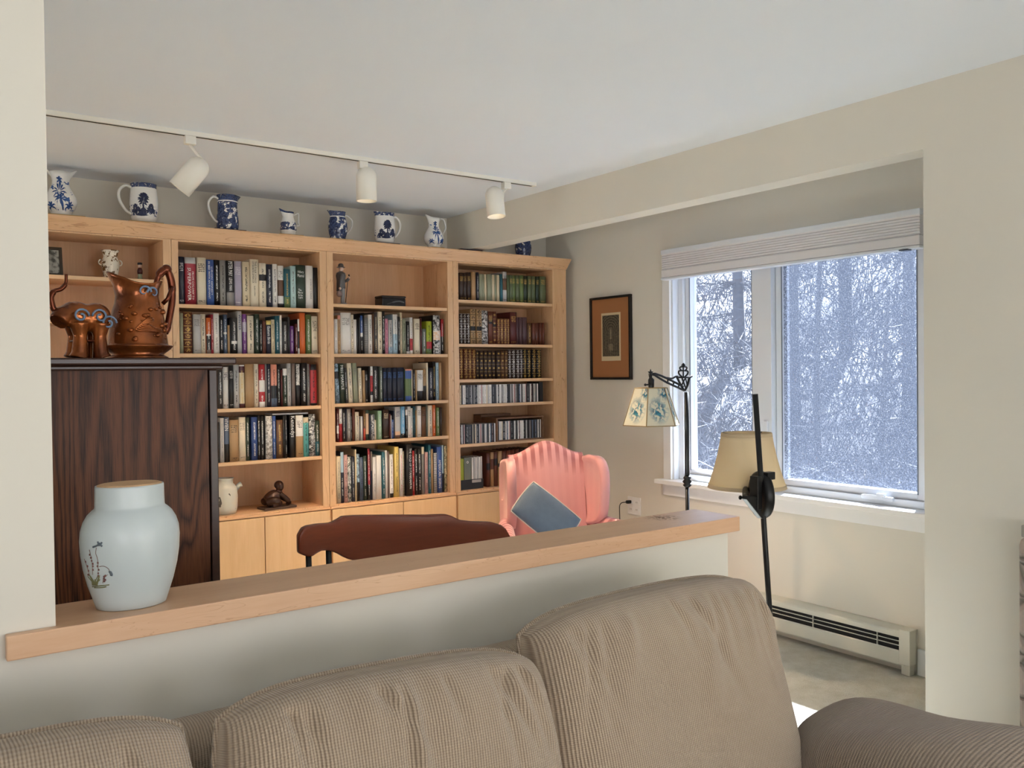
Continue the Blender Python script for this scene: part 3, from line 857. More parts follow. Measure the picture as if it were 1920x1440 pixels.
shelf_row(3, 1, 1.640, *Z6, '''
65 103 650 db c gilt
105 144 650 db c gilt
146 182 650 db c gilt
190 250 593 t:.38/k:.5/t br gilt
257 315 597 t:.38/k:.5/t br gilt
317 385 615 ch lg photo
390 440 625 rbr:.62/k:.74/rbr y h
442 487 625 rbr:.54/k:.64/rbr y dots
490 522 708 ru y gilt
525 562 708 ru y gilt
565 602 708 ru y gilt
604 635 708 ru y gilt
637 710 632 m y h
713 738 690 pl y none
741 775 690 pl y none
779 828 690 pl y none
833 880 755 br y v
883 922 755 rbr y none
924 960 755 rbr y none
963 998 752 rbr y none
1000 1020 752 rbr y none'''.replace(' br gilt', ' k gilt').replace(' lg photo', ' w photo').replace(' c gilt', ' w gilt'), 'second shelf of right-hand bay', 'books on the second shelf of the right-hand bay', .05)
shelf_row(3, 2, 1.411, *Z6, '''
68 112 1045 rbr y gilt
114 160 1045 rbr y gilt
162 207 1045 rbr y gilt
210 254 1047 rbr y gilt
257 286 1062 db y dots
292 335 1065 db y dots
342 382 1065 db y dots
385 430 1065 db y dots
433 475 1066 db y dots
480 525 1066 db y dots
530 574 1066 br y dots
576 608 1066 br y dots
611 648 1057 db w gilt
655 700 1055 db w gilt
703 744 1055 db w gilt
746 780 1053 db w gilt
783 826 1050 k y gilt
832 876 1050 k y gilt
882 930 1050 k y gilt
935 988 1050 k y gilt''', 'third shelf of right-hand bay', 'books on the third shelf of the right-hand bay', .05)
Z7 = (850, 700, 6.26)
shelf_row(3, 5, ZC, *Z7, '''
388 432 935 rbr:.5/k:.7/rbr y none
435 474 925 t:.5/rbr:.8/t y none
477 521 920 rbr:.6/k:.8/rbr y none
525 570 915 t:.55/k:.65/t y none
574 620 912 rbr:.55/k:.65/rbr y none
624 670 905 rbr y none
674 720 900 rbr y none
724 770 895 rbr y none
774 820 890 db y none
824 870 885 db y none
874 920 880 db y none'''.replace('k:.7', 'k:.7'), 'bottom shelf behind pink armchair', 'leather volumes behind the pink armchair', .05)

# pale booklet lying flat on the fourth row of the second bay
a = at(510, 776, Y=D + .03); b_ = at(577, 772, Y=D + .03)
bm = new(); zf = .985 + .2185
zf = max(at(513, 777.0, Y=D + .05).z, 0)
# ------------------------------------------------------------------ CDs
CDC = ['w', 'w', 'k', 'k', 'w', 'k', 'g', 'w', 'k', 'ch', 'lg', 'dp', 'sl', 'k', 'w', 'k', 'm', 'w', 'ch', 'c', 'k', 'k']
CDM = {}
def cd_row(px0, px1, n, pyt, z, where, group, dep=.142, yoff=.03, tilt=0., z2=None):
    Yp = D + yoff; xa = at(px0, pyt, Y=Yp).x; xb = at(px1, pyt, Y=Yp).x; h = .124
    st = (xb - xa) / n
    rc = random.Random(where)
    for i in range(n):
        c = rc.choice(CDC); cap = rc.choice('wkkwg')
        bm = new(); uvl = bm.loops.layers.uv.verify(); w = st - .0006
        box(bm, (-w / 2, 0, 0), (w / 2, dep, h)); finish(bm)
        for f in bm.faces:
            for lp in f.loops: lp[uvl].uv = ((lp.vert.co.x / w + .5), lp.vert.co.z / h) if f.normal.y < -.5 else (-1, 0)
        sty = 'v' if rc.random() < .4 else 'none'
        ink = 'k' if c in ('w', 'lg', 'c', 'dp') else 'w'
        o = obj('cd_case', bm, book_mat(c, ink, sty)); o.location = (xa + st * (i + .5), Yp + rc.uniform(-.002, .003), z + .0004)
        tag(o, '%s CD case, %s from left, %s' % (CN[c][0], ordw(i + 1), where), 'CD', group)
cd_row(862.5, 1009, 62, 722, 1.2495, 'upper CD row of right-hand bay', 'CDs in the upper row')
cd_row(863, 928.5, 32, 794, .994, 'lower CD row left of crate', 'CDs left of the wooden crate')
a = at(1010.5, 718, Y=D + .03); b_ = at(1016.8, 718, Y=D + .03)
bm = new(); box(bm, (a.x + .002, D + .028, 1.2499), (b_.x + .004, D + .17, 1.2499 + .135)); tag(obj('cd_box', bm, book_mat('k', 'w', 'none'), bevel=.001), 'black boxed set ending the upper CD row', 'box')
# wooden crate with CDs in the lower row
xa = at(929.5, 790, Y=D + .03).x; xb = at(1018, 790, Y=D + .03).x
cr_ = thing('cd_crate', 'open wooden crate holding CDs in the right-hand bay', 'crate', ((xa + xb) / 2, D + .1, .994))
M['crate'] = wood('walnut_crate', lin(132, 92, 58), lin(92, 60, 38), 'x', 2, .5)
bm = new(); zz = .9944; hh = .158
box(bm, (xa, D + .022, zz), (xa + .012, D + .20, zz + hh)); box(bm, (xb - .012, D + .022, zz), (xb, D + .20, zz + hh)); obj('side', bm, M['crate'], cr_, True, .001)
bm = new(); box(bm, (xa + .0122, D + .022, zz), (xb - .0122, D + .20, zz + .009)); obj('floor_board', bm, M['crate'], cr_, True)
bm = new(); box(bm, (xa + .0122, D + .022, zz + hh - .009), (xb - .0122, D + .20, zz + hh)); obj('top_board', bm, M['crate'], cr_, True)
bm = new(); box(bm, (xa + .0122, D + .19, zz + .0092), (xb - .0122, D + .20, zz + hh - .0092)); obj('back_board', bm, M['crate'], cr_, True)
cd_row(933.5, 1014.5, 36, 790, zz + .0092, 'inside the wooden crate', 'CDs inside the wooden crate', .14)
# wooden case standing behind the left CDs
p = at(907.5, 778, Y=4.845); 
bm = new(); box(bm, (p.x, 4.853 + .03, .9944), (xa + .25, 4.975, p.z)); tag(obj('wooden_case', bm, M['crate'], bevel=.002), 'dark wooden case standing behind the crate of CDs', 'box')

# small boxes on the bottom shelf of the right-hand bay
Yb = D + .035
def zbox(name, a, b, yt, z0, code, label, cat, dep=.12, extra=None):
    x0 = at(Z7[0] + a / Z7[2], 860, Y=Yb).x; x1 = at(Z7[0] + b / Z7[2], 860, Y=Yb).x; zt = at(Z7[0] + (a + b) / 2 / Z7[2], Z7[1] + yt / Z7[2], Y=Yb).z
    bm = new(); box(bm, (x0, Yb, z0), (x1, Yb + dep, zt)); o = obj(name, bm, book_mat(code, 'w', 'none'), bevel=.001); return tag(o, label, cat), x0, x1, zt
bx, x0, x1, ztray = zbox('media_box', 86, 350, 1245, ZC + .0004, 'k', 'long black box under the small boxes beside leather books', 'box', .15)
sa = at(Z7[0] + 218 / Z7[2], 900, Y=Yb).x; sb = at(Z7[0] + 325 / Z7[2], 900, Y=Yb).x
bm = new(); box(bm, (sa, Yb - .0012, ztray - .022), (sb, Yb - .0001, ztray - .004)); obj('sticker', bm, flat('grey_sticker', lin(176, 172, 168), .5), bx)
o, *_ = zbox('box_set', 84, 120, 1003, ztray + .0006, 'li', 'lime green box set at the left on black box', 'box')
o, x0, x1, zt = zbox('box_set', 126, 206, 990, ztray + .0006, 'gg', 'grey-green box set with white ring on black box', 'box')
bm = new(); lathe(bm, [(.008, 0), (.008, .001), (.0045, .001), (.0045, 0), (.008, 0)], n=24, cap=False); bmesh.ops.rotate(bm, verts=bm.verts[:], cent=(0, 0, 0), matrix=Matrix.Rotation(PI / 2, 3, 'X')); bmesh.ops.translate(bm, vec=((x0 + x1) / 2, Yb - .0002, zt - .03), verts=bm.verts[:]); obj('ring_mark', bm, ink_mat('w'), o, True)
xs0 = at(Z7[0] + 216 / Z7[2], 860, Y=Yb).x; xs1 = at(Z7[0] + 342 / Z7[2], 860, Y=Yb).x
for i in range(6):
    s = (xs1 - xs0) / 6; bm = new(); box(bm, (xs0 + s * i, Yb, ztray + .0006), (xs0 + s * (i + .82), Yb + .12, zt - .002 + .003 * (i % 2)))
    tag(obj('cassette_case', bm, book_mat('w' if i % 2 == 0 else 'lg', 'k', 'v'), bevel=.001), 'white slim case, %s of the six on black box' % ordw(i + 1), 'case', 'slim white cases on the black box')

# booklet lying flat across the tops of books
z_f = .985; tops = [o for o in bpy.data.objects if o.get('group') == 'books on the fourth shelf of the second bay']
xa = at(510, 774, Y=D + .04).x; xb = at(577, 774, Y=D + .04).x
ztop = max((o.location.z + max(v.co.z for v in o.data.vertices)) for o in tops if xa - .02 < o.location.x < xb + .02)
bm = new(); box(bm, (xa, D + .035, ztop + .0006), (xb, D + .16, ztop + .0095)); tag(obj('booklet', bm, book_mat('lg', 'k', 'none'), bevel=.001), 'pale booklet lying flat on top of fourth-shelf books', 'booklet')

# ------------------------------------------------------------------ jugs along the crown
CT = 2.2380
def jug(name, label, prof, H, loc, mat, spout, handle, hmat, sp=.35, lift=.10, hang='round', hr=.05, rz=0., group='blue and white jugs on the bookcase'):
    """prof: (radius, height) in units of H; spout / handle: +1 right, -1 left (along the shelf)"""
    r = thing(name, label, 'jug', loc, rz, group)
    bm = new(); pr = [(a * H, b * H) for a, b in prof]; rt = pr[-1][0]
    inner = [(max(a - .035 * H, .004), b) for a, b in reversed(pr[2:])]; inner = [(pr[-1][0] - .02 * H, pr[-1][1])] + inner
    def fn(p, a):
        d = max(0, math.cos(a) * spout) if spout else 0; z = p.z / H
        k = max(0, (z - .72) / .28)
        if spout and k > 0:
            wgt = d ** 6 * k * k; p.x += spout * wgt * sp * rt; p.z += wgt * lift * H
            p.y *= 1 - .25 * (d ** 2) * k
        return p
    lathe(bm, pr + inner, n=44, cap=True, fn=fn)
    obj('jug_body', bm, mat, r, smooth=True)
    if handle:
        s = handle
        def rad(z):
            for (a, b), (c, d) in zip(prof, prof[1:]):
                if b <= z <= d and d > b: return a + (c - a) * (z - b) / (d - b)
            return prof[-1][0]
        if hang == 'round': pts = [(s * (rad(.88) - .02), .88), (s * (rad(.88) + .14), .92), (s * (rad(.6) + .27), .76), (s * (rad(.5) + .25), .52), (s * (rad(.3) + .10), .28), (s * (rad(.2) - .02), .20)]
        elif hang == 'high': pts = [(s * (rad(.93) - .03), .90), (s * (rad(.9) + .10), 1.02), (s * (rad(.8) + .28), .98), (s * (rad(.6) + .28), .72), (s * (rad(.5) + .08), .48), (s * (rad(.42) - .02), .42)]
        elif hang == 'square': pts = [(s * (rad(.85) - .02), .86), (s * (rad(.85) + .20), .98), (s * (rad(.85) + .27), .96), (s * (rad(.6) + .22), .60), (s * (rad(.5) + .20), .48), (s * (rad(.4) - .02), .42)]
        bm = new(); tube(bm, smooth_path([(a * H, 0, b * H) for a, b in pts], 7 if hang != 'square' else 3), hr * H, 10, flatf=.8); obj('handle', bm, hmat, r)
    return r
def paint_jug(root, name, prof, H, strokes, mat, r, spout=0):
    bm = new()
    def rad(z):
        for (a, b), (c, d) in zip(prof, prof[1:]):
            if b <= z <= d and d > b: return a + (c - a) * (z - b) / (d - b)
        return prof[-1][0]
    for st in strokes:
        pts = [((rad(z) * H + .0004) * math.cos(a), (rad(z) * H + .0004) * math.sin(a), z * H) for a, z in smooth_path2(st)]
        n = len(pts); tube(bm, pts, [r * (1.15 - abs(2 * i / max(n - 1, 1) - .8)) * H if i < n - 1 else r * .2 * H for i in range(n)], 6)
    obj(name, bm, mat, root, smooth=True)
def smooth_path2(st): return [(p.x, p.y) for p in smooth_path([(a, z, 0) for a, z in st], 4)]
FACE = -PI / 2 - .35
def fronds(a0, z0, n, la, lz, rnd, lo=-.6, hi=PI + .6):
    out = []
    for i in range(n):
        t = lo + (hi - lo) * i / (n - 1) + rnd.uniform(-.12, .12)
        out.append([(a0, z0), (a0 + la * .6 * math.cos(t), z0 + lz * .7 * math.sin(t) + lz * .25), (a0 + la * math.cos(t), z0 + lz * math.sin(t) - lz * .1)])
    return out
def tree_scene(rnd):
    a0 = FACE; s = [[(a0 + .05, .20), (a0 - .02, .45), (a0 + .03, .58)]] + fronds(a0, .56, 13, .55, .20, rnd) + fronds(a0 - .02, .48, 9, .42, .15, rnd) + fronds(a0 + .05, .62, 9, .35, .14, rnd)
    for da, z in ((-.6, .34), (.55, .36), (-.4, .26), (.42, .26), (0, .24), (-.7, .22), (.7, .24)): s += fronds(a0 + da, z, 8, .30, .12, rnd)
    for k in range(5): s.append([(a0 - .75 + .1 * k, .17 + .02 * k), (a0, .16 + .022 * k), (a0 + .75 - .1 * k, .18 + .02 * k)])
    return s
def palm_scene(rnd):
    a0 = FACE; s = [[(a0 + .25, .10), (a0 + .1, .3), (a0 - .02, .50)], [(a0 + .3, .10), (a0 + .16, .3), (a0, .50)]] + fronds(a0, .52, 9, .75, .22, rnd, -.9, PI + .9) + fronds(a0, .50, 7, .55, .30, rnd, -1.2, PI + 1.2)
    s += fronds(a0 - .6, .16, 6, .4, .12, rnd) + fronds(a0 + .7, .18, 6, .4, .12, rnd) + fronds(a0 - .05, .80, 5, .4, .10, rnd)
    return s
def trivet(label, x, y, w, mat, d=.11, h=.011):
    bm = new(); box(bm, (x - w / 2, y - d / 2, CT), (x + w / 2, y + d / 2, CT + h)); tag(obj('jug_stand', bm, mat, bevel=.001), label, 'stand', 'flat stands under the jugs'); return CT + h + .0004
ewer = [(.20, 0), (.24, .012), (.21, .06), (.30, .16), (.345, .30), (.33, .42), (.25, .58), (.185, .70), (.175, .80), (.20, .90), (.24, 1.)]
mug = [(.26, 0), (.29, .015), (.31, .10), (.345, .3), (.35, .5), (.335, .7), (.32, .85), (.315, .95), (.325, 1.)]
cyl = [(.26, 0), (.29, .015), (.31, .10), (.315, .25), (.29, .5), (.275, .72), (.28, .88), (.30, 1.)]
cream = [(.30, 0), (.32, .02), (.31, .12), (.345, .16), (.345, .3), (.335, .5), (.27, .66), (.235, .78), (.235, .9), (.25, 1.)]
barrel = [(.24, 0), (.28, .015), (.27, .05), (.32, .2), (.35, .42), (.335, .62), (.285, .78), (.27, .86), (.285, .95), (.30, 1.)]
M['stand_wood'] = wood('pale_stand', lin(196, 160, 96), lin(170, 132, 76), 'x', 2, .5)
M['stand_dark'] = flat('dark_stand', lin(40, 30, 50), .5)
YJ = 4.755
def jplace(pxc, pyt, stand, w, lab):
    c = at(pxc, pyt, Y=YJ); zb_ = trivet(lab, c.x, YJ, w, stand); return (c.x, YJ, zb_), c.z - zb_
l, H = jplace(113, 322, M['stand_wood'], .20, 'pale wood stand under the leftmost floral jug')
j1 = jug('ewer_jug', 'tall white ewer with blue flowers, leftmost on bookcase top', ewer, H * .98, l, M['blue_flower'], 1, -1, M['china'], .55, .10, 'high', .035, .1)
l, H = jplace(269, 346, M['stand_wood'], .17, 'pale wood stand under jug with blue tree and black-dotted handle')
j2 = jug('mug_jug', 'white barrel jug with dark tree scene, second from left', mug, H, l, M['blue_tree'], 0, -1, M['china'], 0, 0, 'round', .045, .1)
l, H = jplace(426, 367, M['stand_dark'], .17, 'dark stand under the straight blue landscape jug')
jug('landscape_jug', 'straight blue landscape jug with white handle at its left', cyl, H, l, M['blue_full'], 1, -1, M['china'], .35, .0, 'round', .04, .1)
l, H = jplace(540, 398, M['stand_wood'], .14, 'pale wood stand under the smallest cream jug')
jug('cream_jug', 'smallest jug, white with angular handle, fourth from left', cream, H, l, M['blue_band'], -1, 1, M['china'], .75, .12, 'square', .045, .15)
l, H = jplace(633, 398, M['stand_wood'], .15, 'pale wood stand under the round dark blue jug')
jug('round_jug', 'round dark blue patterned jug, fifth from left', barrel, H, l, M['blue_full'], -1, 1, M['china'], .5, .03, 'round', .035, .15)
l, H = jplace(721, 400, M['stand_dark'], .15, 'dark stand under white jug with blue tree')
j6 = jug('tree_jug', 'white barrel jug with blue tree, handle at right', mug, H, l, M['blue_tree'], -1, 1, M['china'], .35, .02, 'round', .05, .15)
l, H = jplace(813, 408, M['stand_wood'], .09, 'small pale stand under the palm ewer at right')
j7 = jug('palm_ewer', 'white ewer with blue palm fronds, just left of beam', ewer, H * .97, l, M['blue_flower'], -1, 1, M['china'], .5, .10, 'high', .035, .15)
cob = flat('cobalt_brushwork', lin(36, 46, 84), .2, var=.2, scale=60); cob2 = flat('bright_cobalt_brushwork', lin(48, 84, 146), .2, var=.15, scale=60)
def bodyH(j): return max(v.co.z for v in j.children[0].data.vertices)
paint_jug(j1, 'painted_flowers', ewer, bodyH(j1) / 1.08, palm_scene(random.Random(4)) + fronds(FACE + .1, .36, 9, .5, .14, random.Random(9), -1.5, PI + 1.5), cob2, .020)
paint_jug(j2, 'painted_trees', mug, bodyH(j2), tree_scene(random.Random(1)), cob, .026)
paint_jug(j6, 'painted_trees', mug, bodyH(j6), tree_scene(random.Random(2)), cob, .026)
paint_jug(j7, 'painted_palm', ewer, bodyH(j7) / 1.08, palm_scene(random.Random(3)), cob2, .020)
c = at(875, 462, Y=YJ)
bm = new(); box(bm, (c.x - .085, YJ - .06, CT), (c.x + .085, YJ + .05, CT + .014)); tag(obj('jug_stand', bm, M['stand_dark'], bevel=.001), 'empty dark stand on bookcase top under the beam', 'stand', 'flat stands under the jugs')
c = at(981, 474, Y=4.80)
jug('round_jug', 'dark blue round jug behind the beam, rightmost', barrel, .165, (c.x, 4.80, CT + .0003), M['blue_full'], 0, 1, M['china'], 0, 0, 'round', .04, 1.2)

# ------------------------------------------------------------------ ornaments in the bays
def on_shelf(px, Y, z): return (at(px, 600, Y=Y).x, Y, z + .0004)
# leftmost bay
pf = on_shelf(95, D + .10, zA); pf = (pf[0], pf[1], pf[2] + .003); fr = thing('photo_frame', 'small dark framed photo leaning in the leftmost bay', 'picture frame', pf)
Rf = Matrix.Rotation(-.22, 3, 'X')
bm = new(); 
for a, b in (((-.06, 0, 0), (.06, .012, .014)), ((-.06, 0, .136), (.06, .012, .15)), ((-.06, 0, .014), (-.046, .012, .136)), ((.046, 0, .014), (.06, .012, .136))): box(bm, a, b)
bmesh.ops.rotate(bm, verts=bm.verts[:], cent=(0, 0, 0), matrix=Rf); obj('frame', bm, flat('olive_frame', lin(62, 54, 42), .4), fr)
bm = new(); box(bm, (-.0455, .004, .0145), (.0455, .009, .1355)); bmesh.ops.rotate(bm, verts=bm.verts[:], cent=(0, 0, 0), matrix=Rf); tp = NT('faded_photo'); nn = tp.noise(tp.coord(), 40, 3); tp.base(tp.mix(tp.ramp(nn, .4, .6), lin(170, 170, 164), lin(70, 74, 70))); tp.set(.3); obj('photo', bm, tp.m, fr)
bm = new(); tube(bm, [(0, .045, .10), (0, .075, 0.002)], .004, 6); obj('strut', bm, M['black'], fr)
tv = NT('gilded_china'); nv = tv.noise(tv.coord(), 45, 4, .6, .5); tv.base(tv.mix(tv.math('GREATER_THAN', nv, .55), lin(232, 226, 210), lin(120, 92, 60))); tv.set(.25); M['gilded'] = tv.m
pv = on_shelf(209, D + .13, zA); vs = thing('china_vase', 'small white vase with gilt figures and two ring handles', 'vase', pv)
bm = new(); lathe(bm, [(.03, 0), (.036, .005), (.034, .02), (.041, .06), (.044, .085), (.036, .108), (.032, .118), (.036, .140), (.044, .150), (.040, .150), (.030, .12), (.03, .03)], n=32); obj('vase_body', bm, M['gilded'], vs, smooth=True)
for s in (-1, 1):
    bm = new(); tube(bm, [(s * (.042 + .013 * math.sin(a)), 0, .088 + .014 * math.cos(a)) for a in [PI * i / 10 for i in range(11)]], .0035, 8); obj('handle', bm, M['gilded'], vs)
pg = on_shelf(264, D + .10, zA)
fg = thing('guardsman_figurine', 'tiny dark-hatted figurine above the copper jug handle', 'figurine', pg)
bm = new(); lathe(bm, [(.014, 0), (.015, .004), (.010, .02), (.012, .036), (.009, .046), (.004, .05)], n=16); obj('trousers', bm, M['sage'] if 'sage' in M else flat('pale_green_paint', lin(150, 160, 130), .4), fg)
bm = new(); lathe(bm, [(.0125, .034), (.014, .05), (.010, .064), (.005, .068)], n=16); obj('coat', bm, flat('dark_red_paint', lin(72, 30, 30), .4), fg)
bm = new(); ball(bm, (0, 0, .077), .0095, (1, 1, 1.1)); obj('head', bm, M['skin'], fg)
bm = new(); lathe(bm, [(.0105, .082), (.012, .084), (.0125, .092), (.009, .094)], n=16); obj('hat', bm, M['black'], fg)
# behind the ornaments, on the lower shelf of the leftmost bay
pb_ = on_shelf(124, D + .12, 1.276); zl = SH[0][2]
def bowl(name, label, px, Y, z, prof, mat, cat):
    r = thing(name, label, cat, on_shelf(px, Y, z)); bm = new(); lathe(bm, prof, n=36); obj('bowl_body', bm, mat, r, smooth=True); return r
tb = NT('dark_blue_glaze'); nb_ = tb.noise(tb.coord(), 18, 3); tb.base(tb.mix(tb.ramp(nb_, .42, .58), lin(30, 34, 48), lin(120, 138, 160))); tb.set(.2)
bowl('glazed_jar', 'dark blue glazed jar behind the copper cow', 108, D + .14, zl, [(.05, 0), (.055, .005), (.09, .06), (.10, .12), (.088, .18), (.07, .20), (.075, .215), (.066, .215), (.08, .17), (.09, .12), (.05, .02)], tb.m, 'jar')
bowl('pottery_bowl', 'olive pottery bowl between copper cow and copper jug', 205, D + .16, zl, [(.05, 0), (.055, .006), (.10, .05), (.125, .12), (.118, .19), (.09, .225), (.085, .225), (.112, .19), (.118, .12), (.09, .05), (.04, .012)], flat('olive_glaze', lin(150, 130, 88), .35), 'bowl')
# third bay: figurine of a gentleman and a carved black box
zf = 1.8655
pm = at(639, 565, Y=D + .12); mn = thing('gentleman_figurine', 'porcelain figurine of man in bowler hat and grey suit', 'figurine', (pm.x, D + .12, zf + .0004))
S = .245 / 1.0
def P3(*a): return [tuple(x * S for x in q) for q in a]
bm = new(); lathe(bm, [(.16 * S, 0), (.17 * S, .01 * S), (.16 * S, .035 * S), (.10 * S, .04 * S)], n=24); obj('base', bm, M['greyporc'], mn)
bm = new()
for s, fx in ((-1, .03), (1, .09)):
    tube(bm, P3((fx - .02, s * .045, .50), (fx, s * .05, .27), (fx - .01, s * .05, .055)), [.062 * S, .05 * S, .042 * S], 12)
    ball(bm, P3((fx + .035, s * .05, .055))[0], .03 * S, (1.9, .9, .7), 12)
obj('trousers', bm, M['greyporc'], mn)
bm = new(); lathe(bm, [(.02 * S, .40 * S), (.105 * S, .41 * S), (.10 * S, .52 * S), (.095 * S, .60 * S), (.115 * S, .72 * S), (.10 * S, .79 * S), (.045 * S, .825 * S), (.03 * S, .83 * S)], n=24, fn=lambda p, a: Vector((p.x * 1.05 + .01 * S, p.y * 1.1, p.z - (.06 * S if math.cos(a) < -.2 and p.z < .5 * S else 0))))
tube(bm, smooth_path(P3((-.02, -.115, .75), (-.06, -.14, .60), (-.07, -.13, .43)), 4), [.045 * S] * 4 + [.038 * S] * 4 + [.034 * S], 10)
tube(bm, smooth_path(P3((.02, .105, .75), (.10, .12, .60), (.19, .04, .62), (.22, .0, .67)), 4), [.045 * S] * 4 + [.038 * S] * 8 + [.03 * S], 10)
obj('jacket', bm, M['gunmetal'], mn, smooth=True)
bm = new(); ball(bm, P3((.02, 0, .885))[0], .058 * S, (1, .9, 1.15)); ball(bm, P3((.078, 0, .88))[0], .014 * S, (1.3, .8, 1)); ball(bm, P3((-.075, -.13, .40))[0], .03 * S); ball(bm, P3((.225, -.005, .69))[0], .028 * S); tube(bm, P3((.01, 0, .80), (.015, 0, .85)), .035 * S, 10); obj('head_and_hands', bm, M['skin'], mn, smooth=True)
bm = new(); lathe(bm, [(.10 * S, .925 * S), (.105 * S, .932 * S), (.068 * S, .94 * S), (.066 * S, .985 * S), (.045 * S, 1.018 * S), (.01 * S, 1.028 * S)], n=24, fn=lambda p, a: p + Vector((.015 * S, 0, 0))); obj('bowler_hat', bm, M['gunmetal'], mn, smooth=True)
bm = new(); ball(bm, P3((-.10, -.14, .27))[0], .07 * S, (1, .8, 1.15)); tube(bm, P3((-.10, -.14, .33), (-.08, -.135, .39)), .012 * S, 6); obj('bag', bm, flat('mauve_porcelain', lin(140, 118, 112), .4), mn)
bm = new(); tube(bm, P3((.235, 0, .68), (.235, 0, .74)), .01 * S, 6); ball(bm, P3((.225, 0, .75))[0], .02 * S); tube(bm, P3((.20, .02, .60), (.14, .03, .05)), .009 * S, 6); obj('pipe_and_cane', bm, M['black'], mn)
a = at(717, 573, Y=D + .05); b_ = at(761, 573, Y=D + .05)
bx = thing('carved_box', 'small black carved box on third bay top shelf', 'box', ((a.x + b_.x) / 2, D + .09, zf + .0004)); w = b_.x - a.x
bm = new(); box(bm, (-w / 2, -.04, 0), (w / 2, .06, .050)); obj('box_body', bm, M['screen_black'], bx, bevel=.004)
bm = new(); box(bm, (-w / 2 - .002, -.042, .0504), (w / 2 + .002, .062, .066)); obj('lid', bm, M['screen_black'], bx, bevel=.006)
bm = new(); tube(bm, smooth_path([(-w * .3, -.0415, .014), (-w * .05, -.0415, .026), (w * .2, -.0415, .033), (w * .42, -.0415, .026)], 5), [.002] * 5 + [.0045] * 10 + [.002], 8); obj('carved_fish', bm, M['gunmetal'], bx)
# second bay bottom: crock and bronze
pc = on_shelf(416, D + .10, ZC); ck_ = thing('stoneware_crock', 'pale stoneware crock with lug handle beside the armoire', 'crock', pc)
tcz = NT('brushed_stoneware'); nz = tcz.noise(tcz.mapv(tcz.coord(), (1, 1, .5)), 30, 3); tcz.base(tcz.mix(tcz.math('GREATER_THAN', nz, .66), lin(206, 204, 192), lin(80, 76, 70))); tcz.set(.35)
bm = new(); lathe(bm, [(.055, 0), (.06, .004), (.066, .03), (.069, .09), (.066, .135), (.055, .155), (.045, .165), (.044, .185), (.05, .195), (.042, .195), (.04, .165), (.05, .15), (.06, .10), (.05, .01)], n=36); obj('crock_body', bm, tcz.m, ck_, smooth=True)
bm = new(); tube(bm, [(.058, 0, .125), (.078, -.005, .15), (.09, -.005, .155)], [.014, .013, .015], 12); obj('lug_handle', bm, tcz.m, ck_)
pz = on_shelf(514, D + .09, ZC); br = thing('bronze_sculpture', 'dark bronze crouching figure on a slab, lower second bay', 'sculpture', pz, .1)
bm = new(); box(bm, (-.098, -.05, 0), (.098, .05, .014)); obj('slab', bm, flat('dark_slab', lin(78, 58, 46), .5), br, bevel=.003)
bm = new()
me_v = [((-.065, 0, .045), .036), ((-.03, 0, .062), .040), ((.005, 0, .080), .034), ((.018, 0, .098), .020)]
tube(bm, smooth_path([p for p, _ in me_v], 5), [.030, .033, .036, .038, .039, .040, .040, .039, .037, .036, .034, .030, .026, .023, .021, .019], 16)
ball(bm, (.016, -.004, .122), .025, (.9, 1, 1.1)); ball(bm, (.016, .006, .130), .027, (1., 1, .95))
tube(bm, smooth_path([(.005, -.030, .085), (.035, -.045, .055), (.062, -.03, .030), (.05, -.02, .019)], 5), [.014] * 8 + [.011] * 8, 12)
tube(bm, smooth_path([(.01, .028, .085), (.045, .03, .055), (.078, .01, .028), (.06, -.01, .02)], 5), [.014] * 8 + [.012] * 8, 12)
tube(bm, smooth_path([(-.07, -.022, .040), (-.035, -.044, .050), (0, -.040, .030), (-.05, -.042, .022)], 5), [.022] * 8 + [.015] * 8, 12)
tube(bm, smooth_path([(-.07, .022, .040), (-.03, .04, .048), (0, .036, .03), (-.04, .036, .022)], 5), [.022] * 8 + [.015] * 8, 12)
bmesh.ops.remove_doubles(bm, verts=bm.verts[:], dist=.0001)
o = obj('figure', bm, M['bronze'], br, smooth=True); rm = o.modifiers.new('r', 'REMESH'); rm.mode = 'VOXEL'; rm.voxel_size = .0035; rm.use_smooth_shade = True

